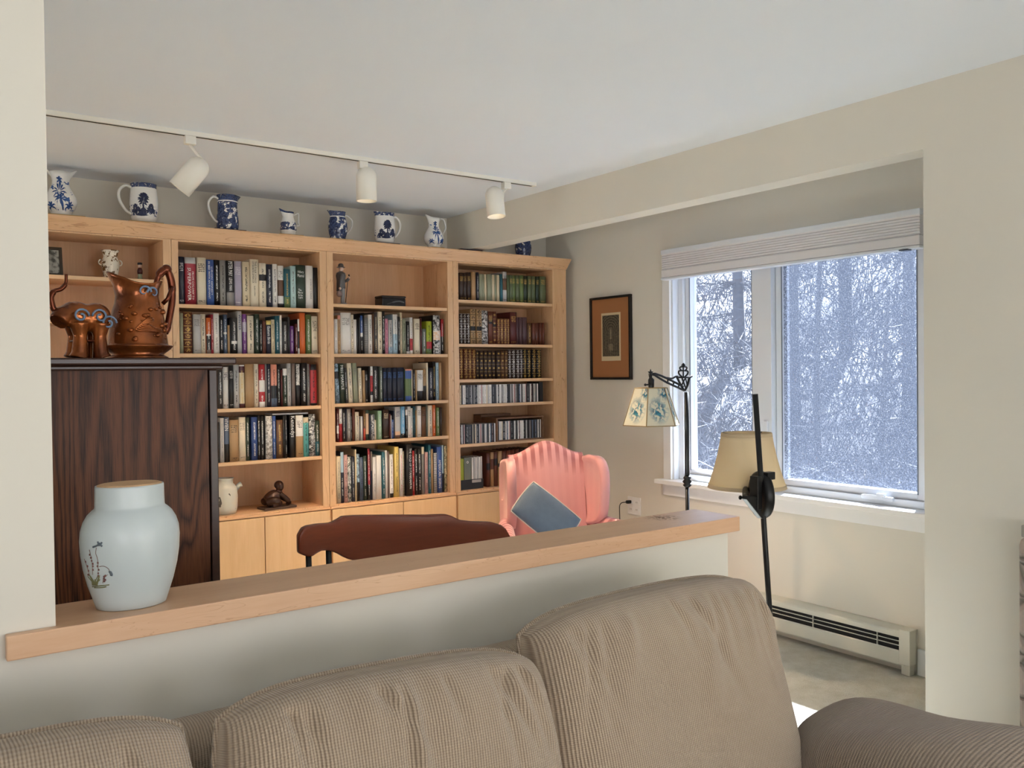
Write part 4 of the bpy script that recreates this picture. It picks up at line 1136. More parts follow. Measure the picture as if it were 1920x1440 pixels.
# ------------------------------------------------------------------ track lighting
YT = 3.80
tk = thing('ceiling_track', 'long white ceiling track for spotlights in front of bookcase', 'light track', (1.7, YT, CZ))
xr = at(992, 352, Z=2.48).x
bm = new(); box(bm, (-.6, YT - .017, CZ - .019), (xr, YT + .017, CZ)); obj('rail', bm, M['white_metal'], tk, True, .001)
bm = new(); box(bm, (-.59, YT - .006, CZ - .0195), (xr - .02, YT + .008, CZ - .0185)); obj('slot', bm, M['dark_slot'], tk, True)
def head(px, py, label, axis, hpx, hpy, lit, side):
    a = at(px, py, Y=YT); c = at(hpx, hpy, Y=YT)
    r = thing('track_spotlight', label, 'spotlight', (a.x, YT, CZ - .0196), 0, 'track spotlights')
    ax = Vector(axis).normalized()
    bm = new(); box(bm, (a.x - .022, YT - .016, CZ - .055), (a.x + .022, YT + .016, CZ - .0197)); obj('adapter', bm, M['white_metal'], r, True, .002)
    bm = new(); R_ = .049; Ln = .165
    pr = [(.001, Ln)] + [(R_ * math.sin(t), Ln - R_ + R_ * math.cos(t)) for t in [PI / 2 * i / 8 for i in range(1, 9)]] + [(R_, .0), (R_ - .0025, 0), (R_ - .003, Ln - R_), (.01, Ln - .01)]
    lathe(bm, pr, n=36, cap=False)
    q = Vector((0, 0, 1)).rotation_difference(ax)
    bmesh.ops.rotate(bm, verts=bm.verts[:], cent=(0, 0, 0), matrix=q.to_matrix())
    foot = c - ax * Ln / 2; bmesh.ops.translate(bm, vec=foot, verts=bm.verts[:])
    obj('lamp_housing', bm, M['white_metal'], r, True)
    sx = c + ax * Ln * .1
    st = Vector((a.x, YT, CZ - .055)); jn = c + ax * .03 + Vector((side * (R_ + .006), 0, 0)) if side else c + ax * (Ln / 2 - .01)
    bm = new(); tube(bm, [st, Vector((jn.x, YT, st.z - .02)) if side else (st + jn) / 2, jn], .007, 8)
    if side: box(bm, (min(jn.x, jn.x - side * .008), YT - .006, jn.z - .01), (max(jn.x, jn.x - side * .008), YT + .006, jn.z + .01))
    obj('stem', bm, M['white_metal'], r, True)
    bm = new(); lathe(bm, [(.038, .035), (.041, .05), (.03, .075), (.015, .10)], n=24)
    bmesh.ops.rotate(bm, verts=bm.verts[:], cent=(0, 0, 0), matrix=q.to_matrix()); bmesh.ops.translate(bm, vec=foot, verts=bm.verts[:])
    bmt = NT('lamp_bulb'); bmt.base((1, .85, .6, 1)); bmt.b.inputs['Emission Color'].default_value = (1, .72, .42, 1); bmt.b.inputs['Emission Strength'].default_value = 5.; bmt.set(.3)
    obj('bulb', bm, bmt.m, r, True)
    ld = bpy.data.lights.new('spot_beam', 'SPOT'); ld.energy = lit; ld.color = (1, .74, .48); ld.spot_size = 1.75; ld.spot_blend = .8; ld.shadow_soft_size = .035
    lo = bpy.data.objects.new('spot_beam', ld); COL.objects.link(lo); lo.parent = r; lo.location = foot + ax * .03 - Vector(r.location)
    lo.rotation_euler = ax.to_track_quat('Z', 'Y').to_euler()
SPOT = 105
head(356, 268, 'white spotlight tilted to the left, nearest the left wall', (.55, -.25, .75), 360, 327, SPOT, 0)
head(680, 315, 'upright white spotlight, middle of the three on track', (.0, .0, 1), 687, 345, SPOT, 0)
head(949, 353, 'white spotlight with glowing mouth at track right end', (0, .14, 1), 928, 378, SPOT, 1)

# ------------------------------------------------------------------ armoire behind the ledge
AY = 2.1
ax1 = at(393, 880, Y=AY).x; ax2 = at(410, 880, Y=AY).x; atop = at(410, 676, Y=AY).z; aov = at(437, 676, Y=AY).x
ar = thing('armoire', 'tall dark oak armoire beside the wall end, behind vase', 'armoire', (.33, AY + .22, 0))
AX0 = -.05; AYD = AY + .46
bm = new(); box(bm, (AX0, AY + .004, .06), (ax1, AYD, atop - .022)); obj('side_panel', bm, M['oak'], ar, True)
bm = new(); box(bm, (ax1 + .003, AY, .0), (ax2, AYD, atop - .022)); obj('front_stile', bm, M['oak_plain'], ar, True, .002)
bm = new(); box(bm, (AX0 - .02, AY + .01, 0), (ax1, AYD, .06)); obj('plinth', bm, M['oak_plain'], ar, True)
bm = new(); box(bm, (AX0 - .03, AY - .012, atop - .022), (ax2 + .012, AYD + .01, atop - .010)); box(bm, (AX0 - .04, AY - .028, atop - .010), (aov, AYD + .02, atop + .006)); obj('cornice', bm, M['oak_plain'], ar, True, .004)
ATOP = atop + .0064
# copper jug
jc = at(258, 600, Y=AY + .10)
jb = at(258, 668, Y=AY + .10).z; jt = at(258, 527, Y=AY + .10).z
JH = jt - ATOP
jr = thing('copper_jug', 'large copper lustre jug with figure handle on armoire', 'jug', (jc.x, AY + .10, ATOP), .12)
K = JH
prof = [(.36, 0), (.375, .015), (.33, .04), (.31, .05), (.40, .12), (.43, .155), (.43, .165), (.375, .175), (.37, .20), (.35, .35), (.33, .50), (.31, .62), (.28, .70), (.265, .80), (.275, .90), (.305, .97), (.315, 1.0), (.29, .995), (.25, .90), (.24, .75), (.29, .5), (.3, .2)]
def jfn(p, a):
    z = p.z / K; d = max(0, math.cos(a - PI)) ** 5; k = max(0, (z - .75) / .25)
    p.x -= d * k * k * .06 * K; p.z += d * k * k * .10 * K - (.05 * K * k * k * max(0, math.cos(2 * a + PI / 1)) if k > 0 else 0)
    return p
bm = new(); lathe(bm, [(r * K * .98, z * K) for r, z in prof], n=56, fn=jfn); obj('jug_body', bm, M['copper'], jr, smooth=True)
bm = new()
tube(bm, smooth_path([(.20 * K, -.02 * K, .88 * K), (.28 * K, -.03 * K, 1.10 * K), (.37 * K, -.03 * K, 1.16 * K), (.43 * K, -.03 * K, 1.02 * K), (.44 * K, -.03 * K, .8 * K), (.41 * K, -.03 * K, .6 * K), (.37 * K, -.03 * K, .42 * K), (.33 * K, -.03 * K, .34 * K)], 6), [.035 * K] * 6 + [.055 * K] * 8 + [.05 * K] * 8 + [.045 * K] * 14 + [.05 * K] * 7, 14)
ball(bm, (.37 * K, -.03 * K, 1.17 * K), .068 * K, (1, .9, 1)); ball(bm, (.31 * K, -.035 * K, 1.12 * K), .04 * K, (1.3, .8, .8))
tube(bm, [(.43 * K, -.07 * K, .95 * K), (.36 * K, -.08 * K, .78 * K), (.31 * K, -.04 * K, .72 * K)], .028 * K, 10)
obj('figure_handle', bm, M['copper_dark'], jr, smooth=True)
bm = new()
for (cx, cz, sgn) in ((-.02, .84, 1), (.10, .83, -1)):
    pts = []
    for i in range(22):
        t = i / 21 * 3.6 * PI / 2; rr = .085 * K * (1 - i / 26); xx = cx * K + rr * math.cos(t) * sgn; zz_ = cz * K + rr * math.sin(t)
        rad = .285 * K * .98; yy = -math.sqrt(max(rad * rad - xx * xx, 1e-6)) - .006
        pts.append((xx, yy, zz_))
    tube(bm, pts, [.016 * K * (1 - i / 30) for i in range(22)], 8)
obj('blue_scroll', bm, M['blue_enamel'], jr, smooth=True)
bm = new(); rnd = random.Random(3)
for i in range(40):
    a = -PI / 2 + rnd.uniform(-1.1, 1.1); z = rnd.uniform(.22, .66); rr = (.372 - (z - .2) * .13) * K * .96
    ball(bm, (rr * math.cos(a), rr * math.sin(a), z * K), rnd.uniform(.018, .045) * K, (1, 1, .7), 8)
for i in range(5):
    tube(bm, smooth_path([(math.cos(-PI / 2 + .1 + .03 * i) * .35 * K, math.sin(-PI / 2 + .1) * .35 * K, (.52 - .01 * i) * K), (math.cos(-PI / 2 - .2 - .06 * i) * .36 * K, math.sin(-PI / 2 - .2) * .36 * K, (.44 - .02 * i) * K), (math.cos(-PI / 2 + .12 + .1 * i) * .372 * K, math.sin(-PI / 2 + .2) * .372 * K, (.40 - .015 * i) * K)], 4), .012 * K, 6)
obj('relief', bm, M['copper'], jr, smooth=True)
# copper cow creamer
cc = at(167, 640, Y=AY + .05)
cw = thing('cow_creamer', 'copper lustre cow creamer with curled tail handle on armoire', 'figurine', (cc.x - .004, AY + .05, ATOP), .12)
def h_at(py): return at(160, py, Y=AY + .10).z - ATOP
u_ = 2.03 / 1625.5   # metres per photo pixel at this depth
bm = new(); top = h_at(568); mid = h_at(600)
ball(bm, (0, 0, mid), .042, (1.0, .75, .8), 24)
ball(bm, (-.020, 0, mid + .006), .032, (1, .9, 1.0), 20); ball(bm, (.018, -.004, mid + .006), .032, (1, .95, .95), 20)
for x in (-.022, .022):
    for y in (-.02, .02): tube(bm, [(x, y, mid - .01), (x * .92, y, mid * .55), (x * 1.0, y, .012), (x * 1.12, y, .0005)], [.022, .014, .017, .021], 14)
tube(bm, smooth_path([(-.03, 0, mid + .008), (-.052, -.010, mid + .002), (-.064, -.018, mid - .010)], 4), [.03, .028, .026, .024, .024, .023, .022, .021, .02], 16)
o = obj('cow_body', bm, M['copper'], cw, smooth=True); rm = o.modifiers.new('r', 'REMESH'); rm.mode = 'VOXEL'; rm.voxel_size = .003; rm.use_smooth_shade = True
bm = new(); tl_ = [(112, 594), (105, 584), (102, 574), (101, 563), (107, 553), (119, 548), (127, 538), (128.5, 521)]
tube(bm, smooth_path([((x - 165) * u_ * .93, -.005, h_at(y)) for x, y in tl_], 6), [.0065] * 24 + [.005] * 12 + [.0035] * 7, 10); obj('tail_handle', bm, M['copper_dark'], cw, smooth=True)
bm = new(); box(bm, (-.034, -.026, mid * .40), (.034, .026, mid * .46)); obj('base_plate', bm, M['copper_dark'], cw, bevel=.004)
bm = new()
for (cx, cz, sg) in ((-.022, mid + .004, 1), (.018, mid + .004, -1), (.036, mid - .010, 1)):
    pts = []
    for i in range(20):
        t = i / 19 * 2.6 * PI; rr = .017 * (1 - i / 24); pts.append((cx + rr * math.cos(t) * sg, -.036, cz + rr * math.sin(t)))
    tube(bm, pts, .0024, 6)
obj('blue_scroll', bm, M['blue_enamel'], cw, smooth=True)

# ------------------------------------------------------------------ vase on the ledge
vz = 1.0602; vp = at(247, 1120, Y=1.617)
va = thing('stoneware_jar', 'large pale blue-grey jar with cork lid on ledge', 'jar', (vp.x, 1.617, vz))
k_ = 1.0
def rz_(px, py, cx=247): return abs(at(px, py, Y=1.617).x - at(cx, py, Y=1.617).x)
VH = at(247, 912, Y=1.617).z - vz + .004
rm_ = (at(342, 1010, Y=1.617).x - at(153, 1010, Y=1.617).x) / 2 * .985
# radius from silhouettes: neck, shoulder, belly, foot
prof = [(.66, 0), (.70, .008), (.76, .08), (.86, .2), (.94, .33), (.985, .45), (1.0, .56), (.985, .64), (.93, .71), (.85, .765), (.76, .80), (.71, .815), (.70, .83), (.695, .90), (.69, .985), (.685, 1.0), (.66, 1.0), (.65, .97)]
bm = new(); lathe(bm, [(r * rm_, z * VH) for r, z in prof], n=72, cap=True, fn=lambda p, a: Vector((p.x, p.y * .78, p.z))); 
o = obj('jar_body', bm, M['glaze'], va, smooth=True)
bm = new(); lathe(bm, [(.64 * rm_, .9712 * VH), (.652 * rm_, .99 * VH), (.645 * rm_, 1.006 * VH), (.60 * rm_, 1.012 * VH)], n=48, fn=lambda p, a: Vector((p.x, p.y * .78, p.z))); obj('cork_lid', bm, M['cork'], va)
def on_jar(px, py, off=.0006):
    d = FW + RT * ((px - 960) / FPX) + UP * ((720 - py) / FPX)
    o_ = EYE - Vector(va.location); best = None
    for i in range(600):
        t = 1.15 + i * .001; p = o_ + d * t; z = p.z / VH
        if not 0 < z < 1: continue
        for (a, b), (c, e) in zip(prof, prof[1:]):
            if b <= z <= e and e > b:
                r = (a + (c - a) * (z - b) / (e - b)) * rm_
                if (p.x ** 2 + (p.y / .78) ** 2) < r * r: return p - d.normalized() * off
                break
    return None
def spray(name, strokes, mat, r):
    bm = new()
    for s in strokes:
        pts = [on_jar(130 + x / 5.333, 890 + y / 5.333) for x, y in s]; pts = [p for p in pts if p]
        if len(pts) > 1: tube(bm, smooth_path(pts, 3), r, 5)
        elif pts: ball(bm, pts[0], r * 2.2, (1, .5, 1), 8)
    if len(bm.verts): obj(name, bm, mat, va)
rr = random.Random(5)
spray('painted_grass', [[(255 + rr.uniform(-25, 25), 1105), (255 + rr.uniform(-70, 60), 1010 + rr.uniform(-10, 60))] for _ in range(16)] + [[(230, 1120), (300, 1112), (400, 1100)], [(250, 1130), (330, 1128), (370, 1120)]], flat('olive_brushwork', lin(112, 112, 72), .5), .0011)
spray('painted_stems', [[(290, 1050), (285, 860), (265, 790), (270, 730)], [(300, 920), (345, 915), (390, 940), (400, 965)], [(235, 1000), (225, 860), (200, 750)], [(215, 1040), (180, 930), (150, 840)], [(335, 1085), (345, 1030), (385, 1000)]], flat('brown_brushwork', lin(124, 100, 90), .5), .0006)
spray('painted_buds', [[(p[0] + rr.uniform(-8, 8), p[1])] for p in [(215, 800), (215, 830), (230, 860), (240, 890), (235, 915), (240, 950), (290, 880), (285, 915), (295, 950), (300, 985), (285, 1010), (175, 870), (180, 915), (190, 960), (200, 1000), (345, 1020), (365, 1010), (350, 1065), (372, 1050), (355, 1040)]], flat('red_brown_brushwork', lin(104, 60, 54), .5), .0009)
spray('painted_bird', [[(235, 725), (270, 712), (300, 700), (330, 716)], [(285, 668), (295, 700), (320, 705)], [(325, 675), (312, 700), (290, 708)], [(300, 680), (305, 712)], [(400, 965), (415, 990), (420, 1010)], [(410, 970), (428, 995), (422, 1012)], [(415, 975), (415, 1005)]], flat('slate_brushwork', lin(88, 98, 106), .5), .0016)

# ------------------------------------------------------------------ windsor chair behind the ledge
CY = 2.12
wc = thing('windsor_chair', 'windsor chair with broad reddish crest rail behind the ledge', 'chair', (1.18, CY - .02 + .25, 0))
def cp(px, py): p = at(px, py, Y=CY); return p.x, p.z
top = [(547, 1000), (551, 990), (560, 983), (585, 980), (612, 979), (626, 975), (640, 967), (660, 966), (740, 966), (800, 966), (836, 964), (846, 967), (858, 974), (880, 976.5), (910, 976), (925, 980), (934, 988), (940, 1002)]
bot = [(938, 1040), (930, 1052), (905, 1053), (880, 1049), (850, 1055), (820, 1063), (790, 1062), (720, 1056), (660, 1050), (645, 1046), (632, 1038), (615, 1031), (604, 1029.5), (592, 1030), (580, 1037), (572, 1041), (560, 1038), (550, 1032)]
pts = [cp(*q) for q in top + bot]; xm = (pts[0][0] + pts[len(top) - 1][0]) / 2; hw = (pts[len(top) - 1][0] - pts[0][0]) / 2
bm = new()
# crest: front and back outlines, filled as grid strips, bowed away at the ends
N = 48
def interp(poly, x):
    for (a, b), (c, d) in zip(poly, poly[1:]):
        if min(a, c) <= x <= max(a, c) and a != c: return b + (d - b) * (x - a) / (c - a)
    return poly[0][1] if abs(x - poly[0][0]) < abs(x - poly[-1][0]) else poly[-1][1]
tp_, bt_ = pts[:len(top)], pts[len(top):][::-1]
F = []; Bk = []
for i in range(N + 1):
    x = xm - hw + 2 * hw * i / N; x = min(max(x, pts[0][0] + 1e-4), pts[len(top) - 1][0] - 1e-4)
    zt_, zb_ = interp(tp_, x), interp(bt_, x); y = CY - .03 + .05 * ((x - xm) / hw) ** 2 * -1 + .03
    F.append([bm.verts.new((x, y + .0, zb_ + (zt_ - zb_) * j / 4)) for j in range(5)]); Bk.append([bm.verts.new((x, y + .024, zb_ + (zt_ - zb_) * j / 4)) for j in range(5)])
for i in range(N):
    for j in range(4):
        bm.faces.new((F[i][j], F[i + 1][j], F[i + 1][j + 1], F[i][j + 1])); bm.faces.new((Bk[i][j], Bk[i][j + 1], Bk[i + 1][j + 1], Bk[i + 1][j]))
    bm.faces.new((F[i][4], F[i + 1][4], Bk[i + 1][4], Bk[i][4])); bm.faces.new((F[i][0], Bk[i][0], Bk[i + 1][0], F[i + 1][0]))
for i in (0, N):
    for j in range(4): bm.faces.new((F[i][j], F[i][j + 1], Bk[i][j + 1], Bk[i][j]))
o = obj('crest_rail', bm, M['red_wood'], wc, True, .006, 3, smooth=True)
seat_z = .44
for px in (570, 612, 680, 745, 810, 870, 915):
    a = at(px, 1036, Y=CY).x; y = CY - .05 * ((a - xm) / hw) ** 2 + .012
    zb_ = interp(bt_, a) + .012
    bm = new(); tube(bm, [(a, y, zb_), (xm + (a - xm) * .9, CY + .03, (zb_ + seat_z) / 2), (xm + (a - xm) * .78, CY + .06, seat_z - .005)], [.0075, .009, .0075], 10); obj('spindle', bm, M['black'], wc, True)
bm = new(); n = 40; sv = []
for i in range(n):
    a = 2 * PI * i / n; sv.append((xm + .25 * math.copysign(abs(math.cos(a)) ** .7, math.cos(a)), CY + .26 + .23 * math.copysign(abs(math.sin(a)) ** .7, math.sin(a))))
prism(bm, sv, seat_z - .04, seat_z, 'xy'); obj('seat', bm, M['black'], wc, True, .012, 3)
for sx in (-1, 1):
    for sy in (-1, 1):
        bm = new(); tube(bm, [(xm + sx * .16, CY + .26 + sy * .14, seat_z - .039), (xm + sx * .19, CY + .26 + sy * .18, .22), (xm + sx * .22, CY + .26 + sy * .21, 0.001)], [.014, .020, .012], 12); obj('leg', bm, M['black'], wc, True)
for sx in (-1, 1):
    bm = new(); tube(bm, [(xm + sx * .193, CY + .07, .2), (xm + sx * .193, CY + .45, .2)], .009, 8); obj('stretcher', bm, M['black'], wc, True)

# ------------------------------------------------------------------ wing chair
def uvgrid(bm, P, nu, nv, uvf, closed_u=False):
    uvl = bm.loops.layers.uv.verify()
    V = [[bm.verts.new(P(i / nu, j / nv)) for j in range(nv + 1)] for i in range(nu + (0 if closed_u else 1))]
    for i in range(nu):
        for j in range(nv):
            ii = (i + 1) % len(V)
            f = bm.faces.new((V[i][j], V[ii][j], V[ii][j + 1], V[i][j + 1])); f.smooth = True
            for lp, (a, b) in zip(f.loops, ((i, j), (i + 1, j), (i + 1, j + 1), (i, j + 1))): lp[uvl].uv = uvf(a / nu, b / nv)
    return V
WCX, WCY = 3.02, 3.98
wg = thing('wing_armchair', 'pink striped wing armchair in front of the bookcase', 'armchair', (WCX, WCY - .30, 0), -.32); wg.scale = (.735, .84, 1)
def loc(px, py, Y): p = at(px, py, Y=Y); return p
R0 = Matrix.Rotation(.10, 4, 'Z')
def toloc(p): return R0 @ (Vector(p) - Vector(wg.location))
# outline of the back in chair coordinates: half width .29 at top, camel hump, leans back
def hump(u): # u -1..1 -> height of the top
    a = abs(u); return 1.035 - .075 * (1 - math.cos(min(a / .95, 1) * PI)) / 2 
bm = new()
def back(u, v):
    x = (u * 2 - 1) * (.30 + .02 * v); zt_ = hump(u * 2 - 1); t = v * 2
    if t <= 1: # front face, bottom to top
        z = .36 + (zt_ - .36) * t; y = .235 + .10 * t + .03 * math.sin(t * PI) * -1 * math.cos((u - .5) * PI)
    else:
        t2 = t - 1; z = zt_ - (zt_ - .30) * t2; y = .335 + .09 * math.sin(min(t2 * 4, 1) * PI / 2) - .06 * t2
        if t2 < .12: z = zt_ + .022 * math.sin(t2 / .12 * PI)
    return (x, y, z)
uvgrid(bm, back, 40, 44, lambda u, v: ((u * 2 - 1) * .31, (.36 + (1.035 - .36) * min(v * 2, 1)) / 1.035 if v <= .5 else (1. - max(0, v - .56) * .9)))
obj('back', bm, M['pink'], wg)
for s, nm in ((-1, 'wing'), (1, 'wing')):
    bm = new()
    # wing: slab in the yz plane, rounded rim, flaring outward at the front
    ol = [(.30, .56), (.18, .58), (.12, .62), (.095, .70), (.085, .80), (.09, .88), (.115, .935), (.16, .965), (.23, .972), (.32, .965), (.40, .93), (.42, .80), (.41, .56)]
    ol = [(a, b) for a, b in ol]
    sm = smooth_path([(a, b, 0) for a, b in ol], 4); cen = Vector((.26, .76, 0))
    rings = []
    for off, shr in ((-.026, .80), (-.038, .90), (-.034, .975), (0, 1.), (.034, .975), (.038, .90), (.026, .80)):
        rings.append([bm.verts.new((s * (.333 + off * s * 1.0 * s + max(0, (.26 - (cen + (p - cen) * shr).x)) * .28), (cen + (p - cen) * shr).x, (cen + (p - cen) * shr).y)) for p in sm])
    uvl = bm.loops.layers.uv.verify(); n = len(sm)
    for a, b in zip(rings, rings[1:]):
        for i in range(n):
            f = bm.faces.new((a[i], a[(i + 1) % n], b[(i + 1) % n], b[i])); f.smooth = True
            for lp in f.loops: lp[uvl].uv = (lp.vert.co.y, lp.vert.co.z - .18)
    for q in (rings[0][::-1], rings[-1]):
        f = bm.faces.new(q); f.smooth = True
        for lp in f.loops: lp[uvl].uv = (lp.vert.co.y, lp.vert.co.z - .18)
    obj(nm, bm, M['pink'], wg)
    # rolled arm
    bm = new()
    def arm(u, v):
        a = u * 2 * PI; y = -.30 + .62 * v; x = s * (.355 + .19 * (1 - v)); zc = .575 - .02 * (1 - v)
        rx, rz2 = .062, .055
        px_, pz_ = rx * math.cos(a), rz2 * math.sin(a)
        if pz_ < 0: pz_ *= 5.2; px_ *= .8
        e = 1 if .03 < v < .97 else .86
        return (x + px_ * e, y, zc + pz_ * (e if pz_ > 0 else 1))
    uvgrid(bm, arm, 28, 16, lambda u, v: (v * .62, .98 - abs(u - .25) * .15), True)
    for ring_v in (0, 1):
        vs_ = [vv for vv in bm.verts if abs(vv.co.y - (-.30 + .62 * ring_v)) < 1e-5]
        vs_.sort(key=lambda q: math.atan2(q.co.z - .45, q.co.x - s * .38)); bm.faces.new(vs_)
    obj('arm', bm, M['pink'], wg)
    bm = new(); tube(bm, [(s * .302, .25, .40), (s * .304, .285, .62), (s * .315, .318, .80), (s * .316, .335, .96)], .005, 6); obj('piping', bm, M['piping_pink'], wg)
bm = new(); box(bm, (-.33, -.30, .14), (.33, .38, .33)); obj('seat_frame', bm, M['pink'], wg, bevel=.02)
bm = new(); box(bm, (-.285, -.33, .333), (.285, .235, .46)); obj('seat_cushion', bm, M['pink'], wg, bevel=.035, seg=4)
for sx in (-1, 1):
    for y in (-.26, .34):
        bm = new(); tube(bm, [(sx * .28, y, .15), (sx * .285, y, .07), (sx * .28, y, .001)], [.026, .018, .022], 12); obj('leg', bm, M['oak_plain'], wg)

def pillow(bm, w, h, front, back_, nu=28, nv=28, pinch=.06, wr=0., seed=0, pw=4., ex=.42, arch=0.):
    rr = random.Random(seed); ph = [rr.uniform(0, 6.28) for _ in range(8)]; cr_s = [(rr.uniform(-.85, .85), rr.uniform(-.30, .30), rr.uniform(.018, .035), rr.uniform(.25, .95), rr.choice((-1, -1, 1)) * rr.uniform(.5, 1)) for _ in range(17)]; fq = [rr.uniform(10, 26) for _ in range(8)]
    def P(sgn):
        def f(u, v):
            a, b = u * 2 - 1, v * 2 - 1
            th = (max(0, 1 - abs(a) ** pw) * max(0, 1 - abs(b) ** pw)) ** ex
            x = a * w / 2 * (1 - pinch * (1 - b * b) * abs(a) ** 3 * -1 - pinch * .6); z = b * h / 2 * (1 - pinch * .6 + pinch * (1 - a * a) * abs(b) ** 3) - arch * abs(a) ** 6 * max(0, b) ** 2 * h * 1.4 + arch * .25 * h * max(0, b) ** 2
            y = -th * front if sgn < 0 else th * back_
            if wr and sgn < 0:
                edge = max(0, (b + .05) / 1.05); fold = sum(math.sin(fq[k] * a * (1 + .25 * math.sin(b * 2 + ph[k])) + ph[k] + b * 1.5) for k in range(5)) / 5
                y += wr * .45 * fold * edge ** 1.3 * (1 - max(0, b - .88) / .12)
                for (c0, sl, wd, ln, am) in cr_s:
                    t = (.93 - b) / ln
                    if 0 < t < 1: y -= wr * .95 * am * math.exp(-((a - c0 - sl * t) / (wd * (1 + t))) ** 2) * min(1, t * 8) * (1 - t) ** .8
                low = max(0, (-b - .2)); y += wr * .5 * math.sin(a * 5 + b * 4 + ph[2]) * .5
            return (x, y, z)
        return f
    for sgn in (-1, 1): uvgrid(bm, P(sgn), nu, nv, lambda u, v: (u * w, v * h))
    bmesh.ops.remove_doubles(bm, verts=bm.verts[:], dist=.0006)
    return P(-1)
# denim cushion on the wing chair
pc = at(1024, 966, Y=3.60)
cu = thing('throw_cushion', 'blue-grey denim cushion tipped on the pink armchair', 'cushion', (pc.x, pc.y, pc.z))
bm = new(); pillow(bm, .33, .20, .05, .04, pinch=.04, ex=.5)
bmm = Matrix.Rotation(-.50, 3, 'Z') @ Matrix.Rotation(-.20, 3, 'X') @ Matrix.Rotation(math.radians(40), 3, 'Y')
bmesh.ops.rotate(bm, verts=bm.verts[:], cent=(0, 0, 0), matrix=bmm); obj('cushion_cover', bm, M['denim'], cu)
bm = new(); ring = [(a, b) for a, b in [(t * 2 - 1, -1) for t in [i / 10 for i in range(10)]] + [(1, t * 2 - 1) for t in [i / 10 for i in range(10)]] + [(1 - t * 2, 1) for t in [i / 10 for i in range(10)]] + [(-1, 1 - t * 2) for t in [i / 10 for i in range(11)]]]
pin = .04
tube(bm, [bmm @ Vector((a * .165 * (1 + pin * (1 - b * b) * abs(a) ** 3 - pin * .6), 0, b * .10 * (1 - pin * .6 + pin * (1 - a * a) * abs(b) ** 3))) for a, b in ring], .004, 6); obj('piping', bm, M['cordpipe'], cu)

# ------------------------------------------------------------------ sofa and its cushions
sf = thing('sofa', 'beige waffle-weave sofa backing onto the half wall', 'sofa', (.7, .95, 0))
bm = new(); uvl = bm.loops.layers.uv.verify()
def softbox(bm, a, b, r=.05, n=10):
    v = box(bm, a, b)
zs = at(880, 1216, Y=1.42).z - .028
def soft_part(name, a, b, r, mat, seg=4):
    bm = new(); uvl = bm.loops.layers.uv.verify(); box(bm, a, b); finish(bm)
    bmesh.ops.bevel(bm, geom=bm.edges[:], offset=r, segments=seg, affect='EDGES', profile=.5)
    for f in bm.faces:
        f.smooth = True; nx, ny, nz = [abs(c) for c in f.normal]
        for lp in f.loops:
            c = lp.vert.co; lp[uvl].uv = (c.x, c.z + c.y) if max(ny, nz) >= nx else (c.y, c.z)
    return obj(name, bm, mat, sf, True)
soft_part('back_frame', (-.62, 1.41, .10), (1.66, 1.53, zs), .05, M['fabric'])
soft_part('base', (-.62, .42, .08), (1.66, 1.408, .30), .03, M['fabric'])
for i, (a, b) in enumerate(((-.60, .13), (.135, .865), (.87, 1.585))): soft_part('seat_cushion', (a, .38, .302), (b, 1.16, .45), .05, M['fabric'])
for x in (-.55, 1.58):
    for y in (.48, 1.30):
        bm = new(); tube(bm, [(x, y, .09), (x, y, 0.001)], .025, 12); obj('leg', bm, M['oak_plain'], sf, True)
# soft right arm with its drooping pad
bm = new(); rnd = random.Random(2)
def armf(u, v):
    a = u * 2 * PI; b = v * 2 - 1
    rx, ry, rz3 = .215, .47, .20
    ca, sa_ = math.cos(a), math.sin(a)
    sq = lambda t, e: math.copysign(abs(t) ** e, t)
    ez = math.sin(b * PI / 2); ex_ = max(0, math.cos(b * PI / 2)) ** .45
    x = rx * sq(ca, .62) * ex_; z = rz3 * sq(sa_, .62) * ex_; y = ry * ez if abs(ez) < 1 else ry * ez
    z += .095 * y - .06 * max(0, -y) + .018 + .010 * math.sin(9 * y + 2) + .010 * math.sin(15 * y + 9 * x) * (1 if z > 0 else 0)
    return (1.725 + x - .08 * (y), .71 + y, .51 + z - .03 * max(0, -y - .1) + .02 * y)
uvgrid(bm, armf, 48, 48, lambda u, v: (v * .95, u * 1.3), True)
bmesh.ops.remove_doubles(bm, verts=bm.verts[:], dist=.0005)
obj('arm_pad', bm, M['fabric_dark'], sf, True)
def back_cushion(label, X0, X1, ztop_, Ytop, zbot, Ybot, front, seed, roll=0., wr=.010, yaw=0.):
    h = math.hypot(ztop_ - zbot, Ytop - Ybot); w = X1 - X0; tilt = math.atan2(Ytop - Ybot, ztop_ - zbot)
    r = thing('sofa_cushion', label, 'cushion', ((X0 + X1) / 2, (Ytop + Ybot) / 2, (ztop_ + zbot) / 2), 0, 'sofa back cushions')
    R_ = Matrix.Rotation(yaw, 3, 'Z') @ Matrix.Rotation(-tilt, 3, 'X') @ Matrix.Rotation(roll, 3, 'Y')
    bm = new(); f = pillow(bm, w, h, front, .07, 150, 90, pinch=.05, wr=wr, seed=seed, pw=5., ex=.34, arch=.035)
    bmesh.ops.rotate(bm, verts=bm.verts[:], cent=(0, 0, 0), matrix=R_)
    obj('cushion_cover', bm, M['fabric'], r)
    bm = new(); ring = []
    for i in range(24): ring.append((i / 24, 0))
    for i in range(24): ring.append((1, i / 24))
    for i in range(24): ring.append((1 - i / 24, 1))
    for i in range(25): ring.append((0, 1 - i / 24))
    tube(bm, [R_ @ Vector(f(u, v)) for u, v in ring], .0055, 6); 
    uvl = bm.loops.layers.uv.verify()
    for fc in bm.faces:
        for lp in fc.loops: lp[uvl].uv = (lp.vert.co.x * 1.1, lp.vert.co.z)
    obj('seam_piping', bm, M['fabric'], r)
    return r
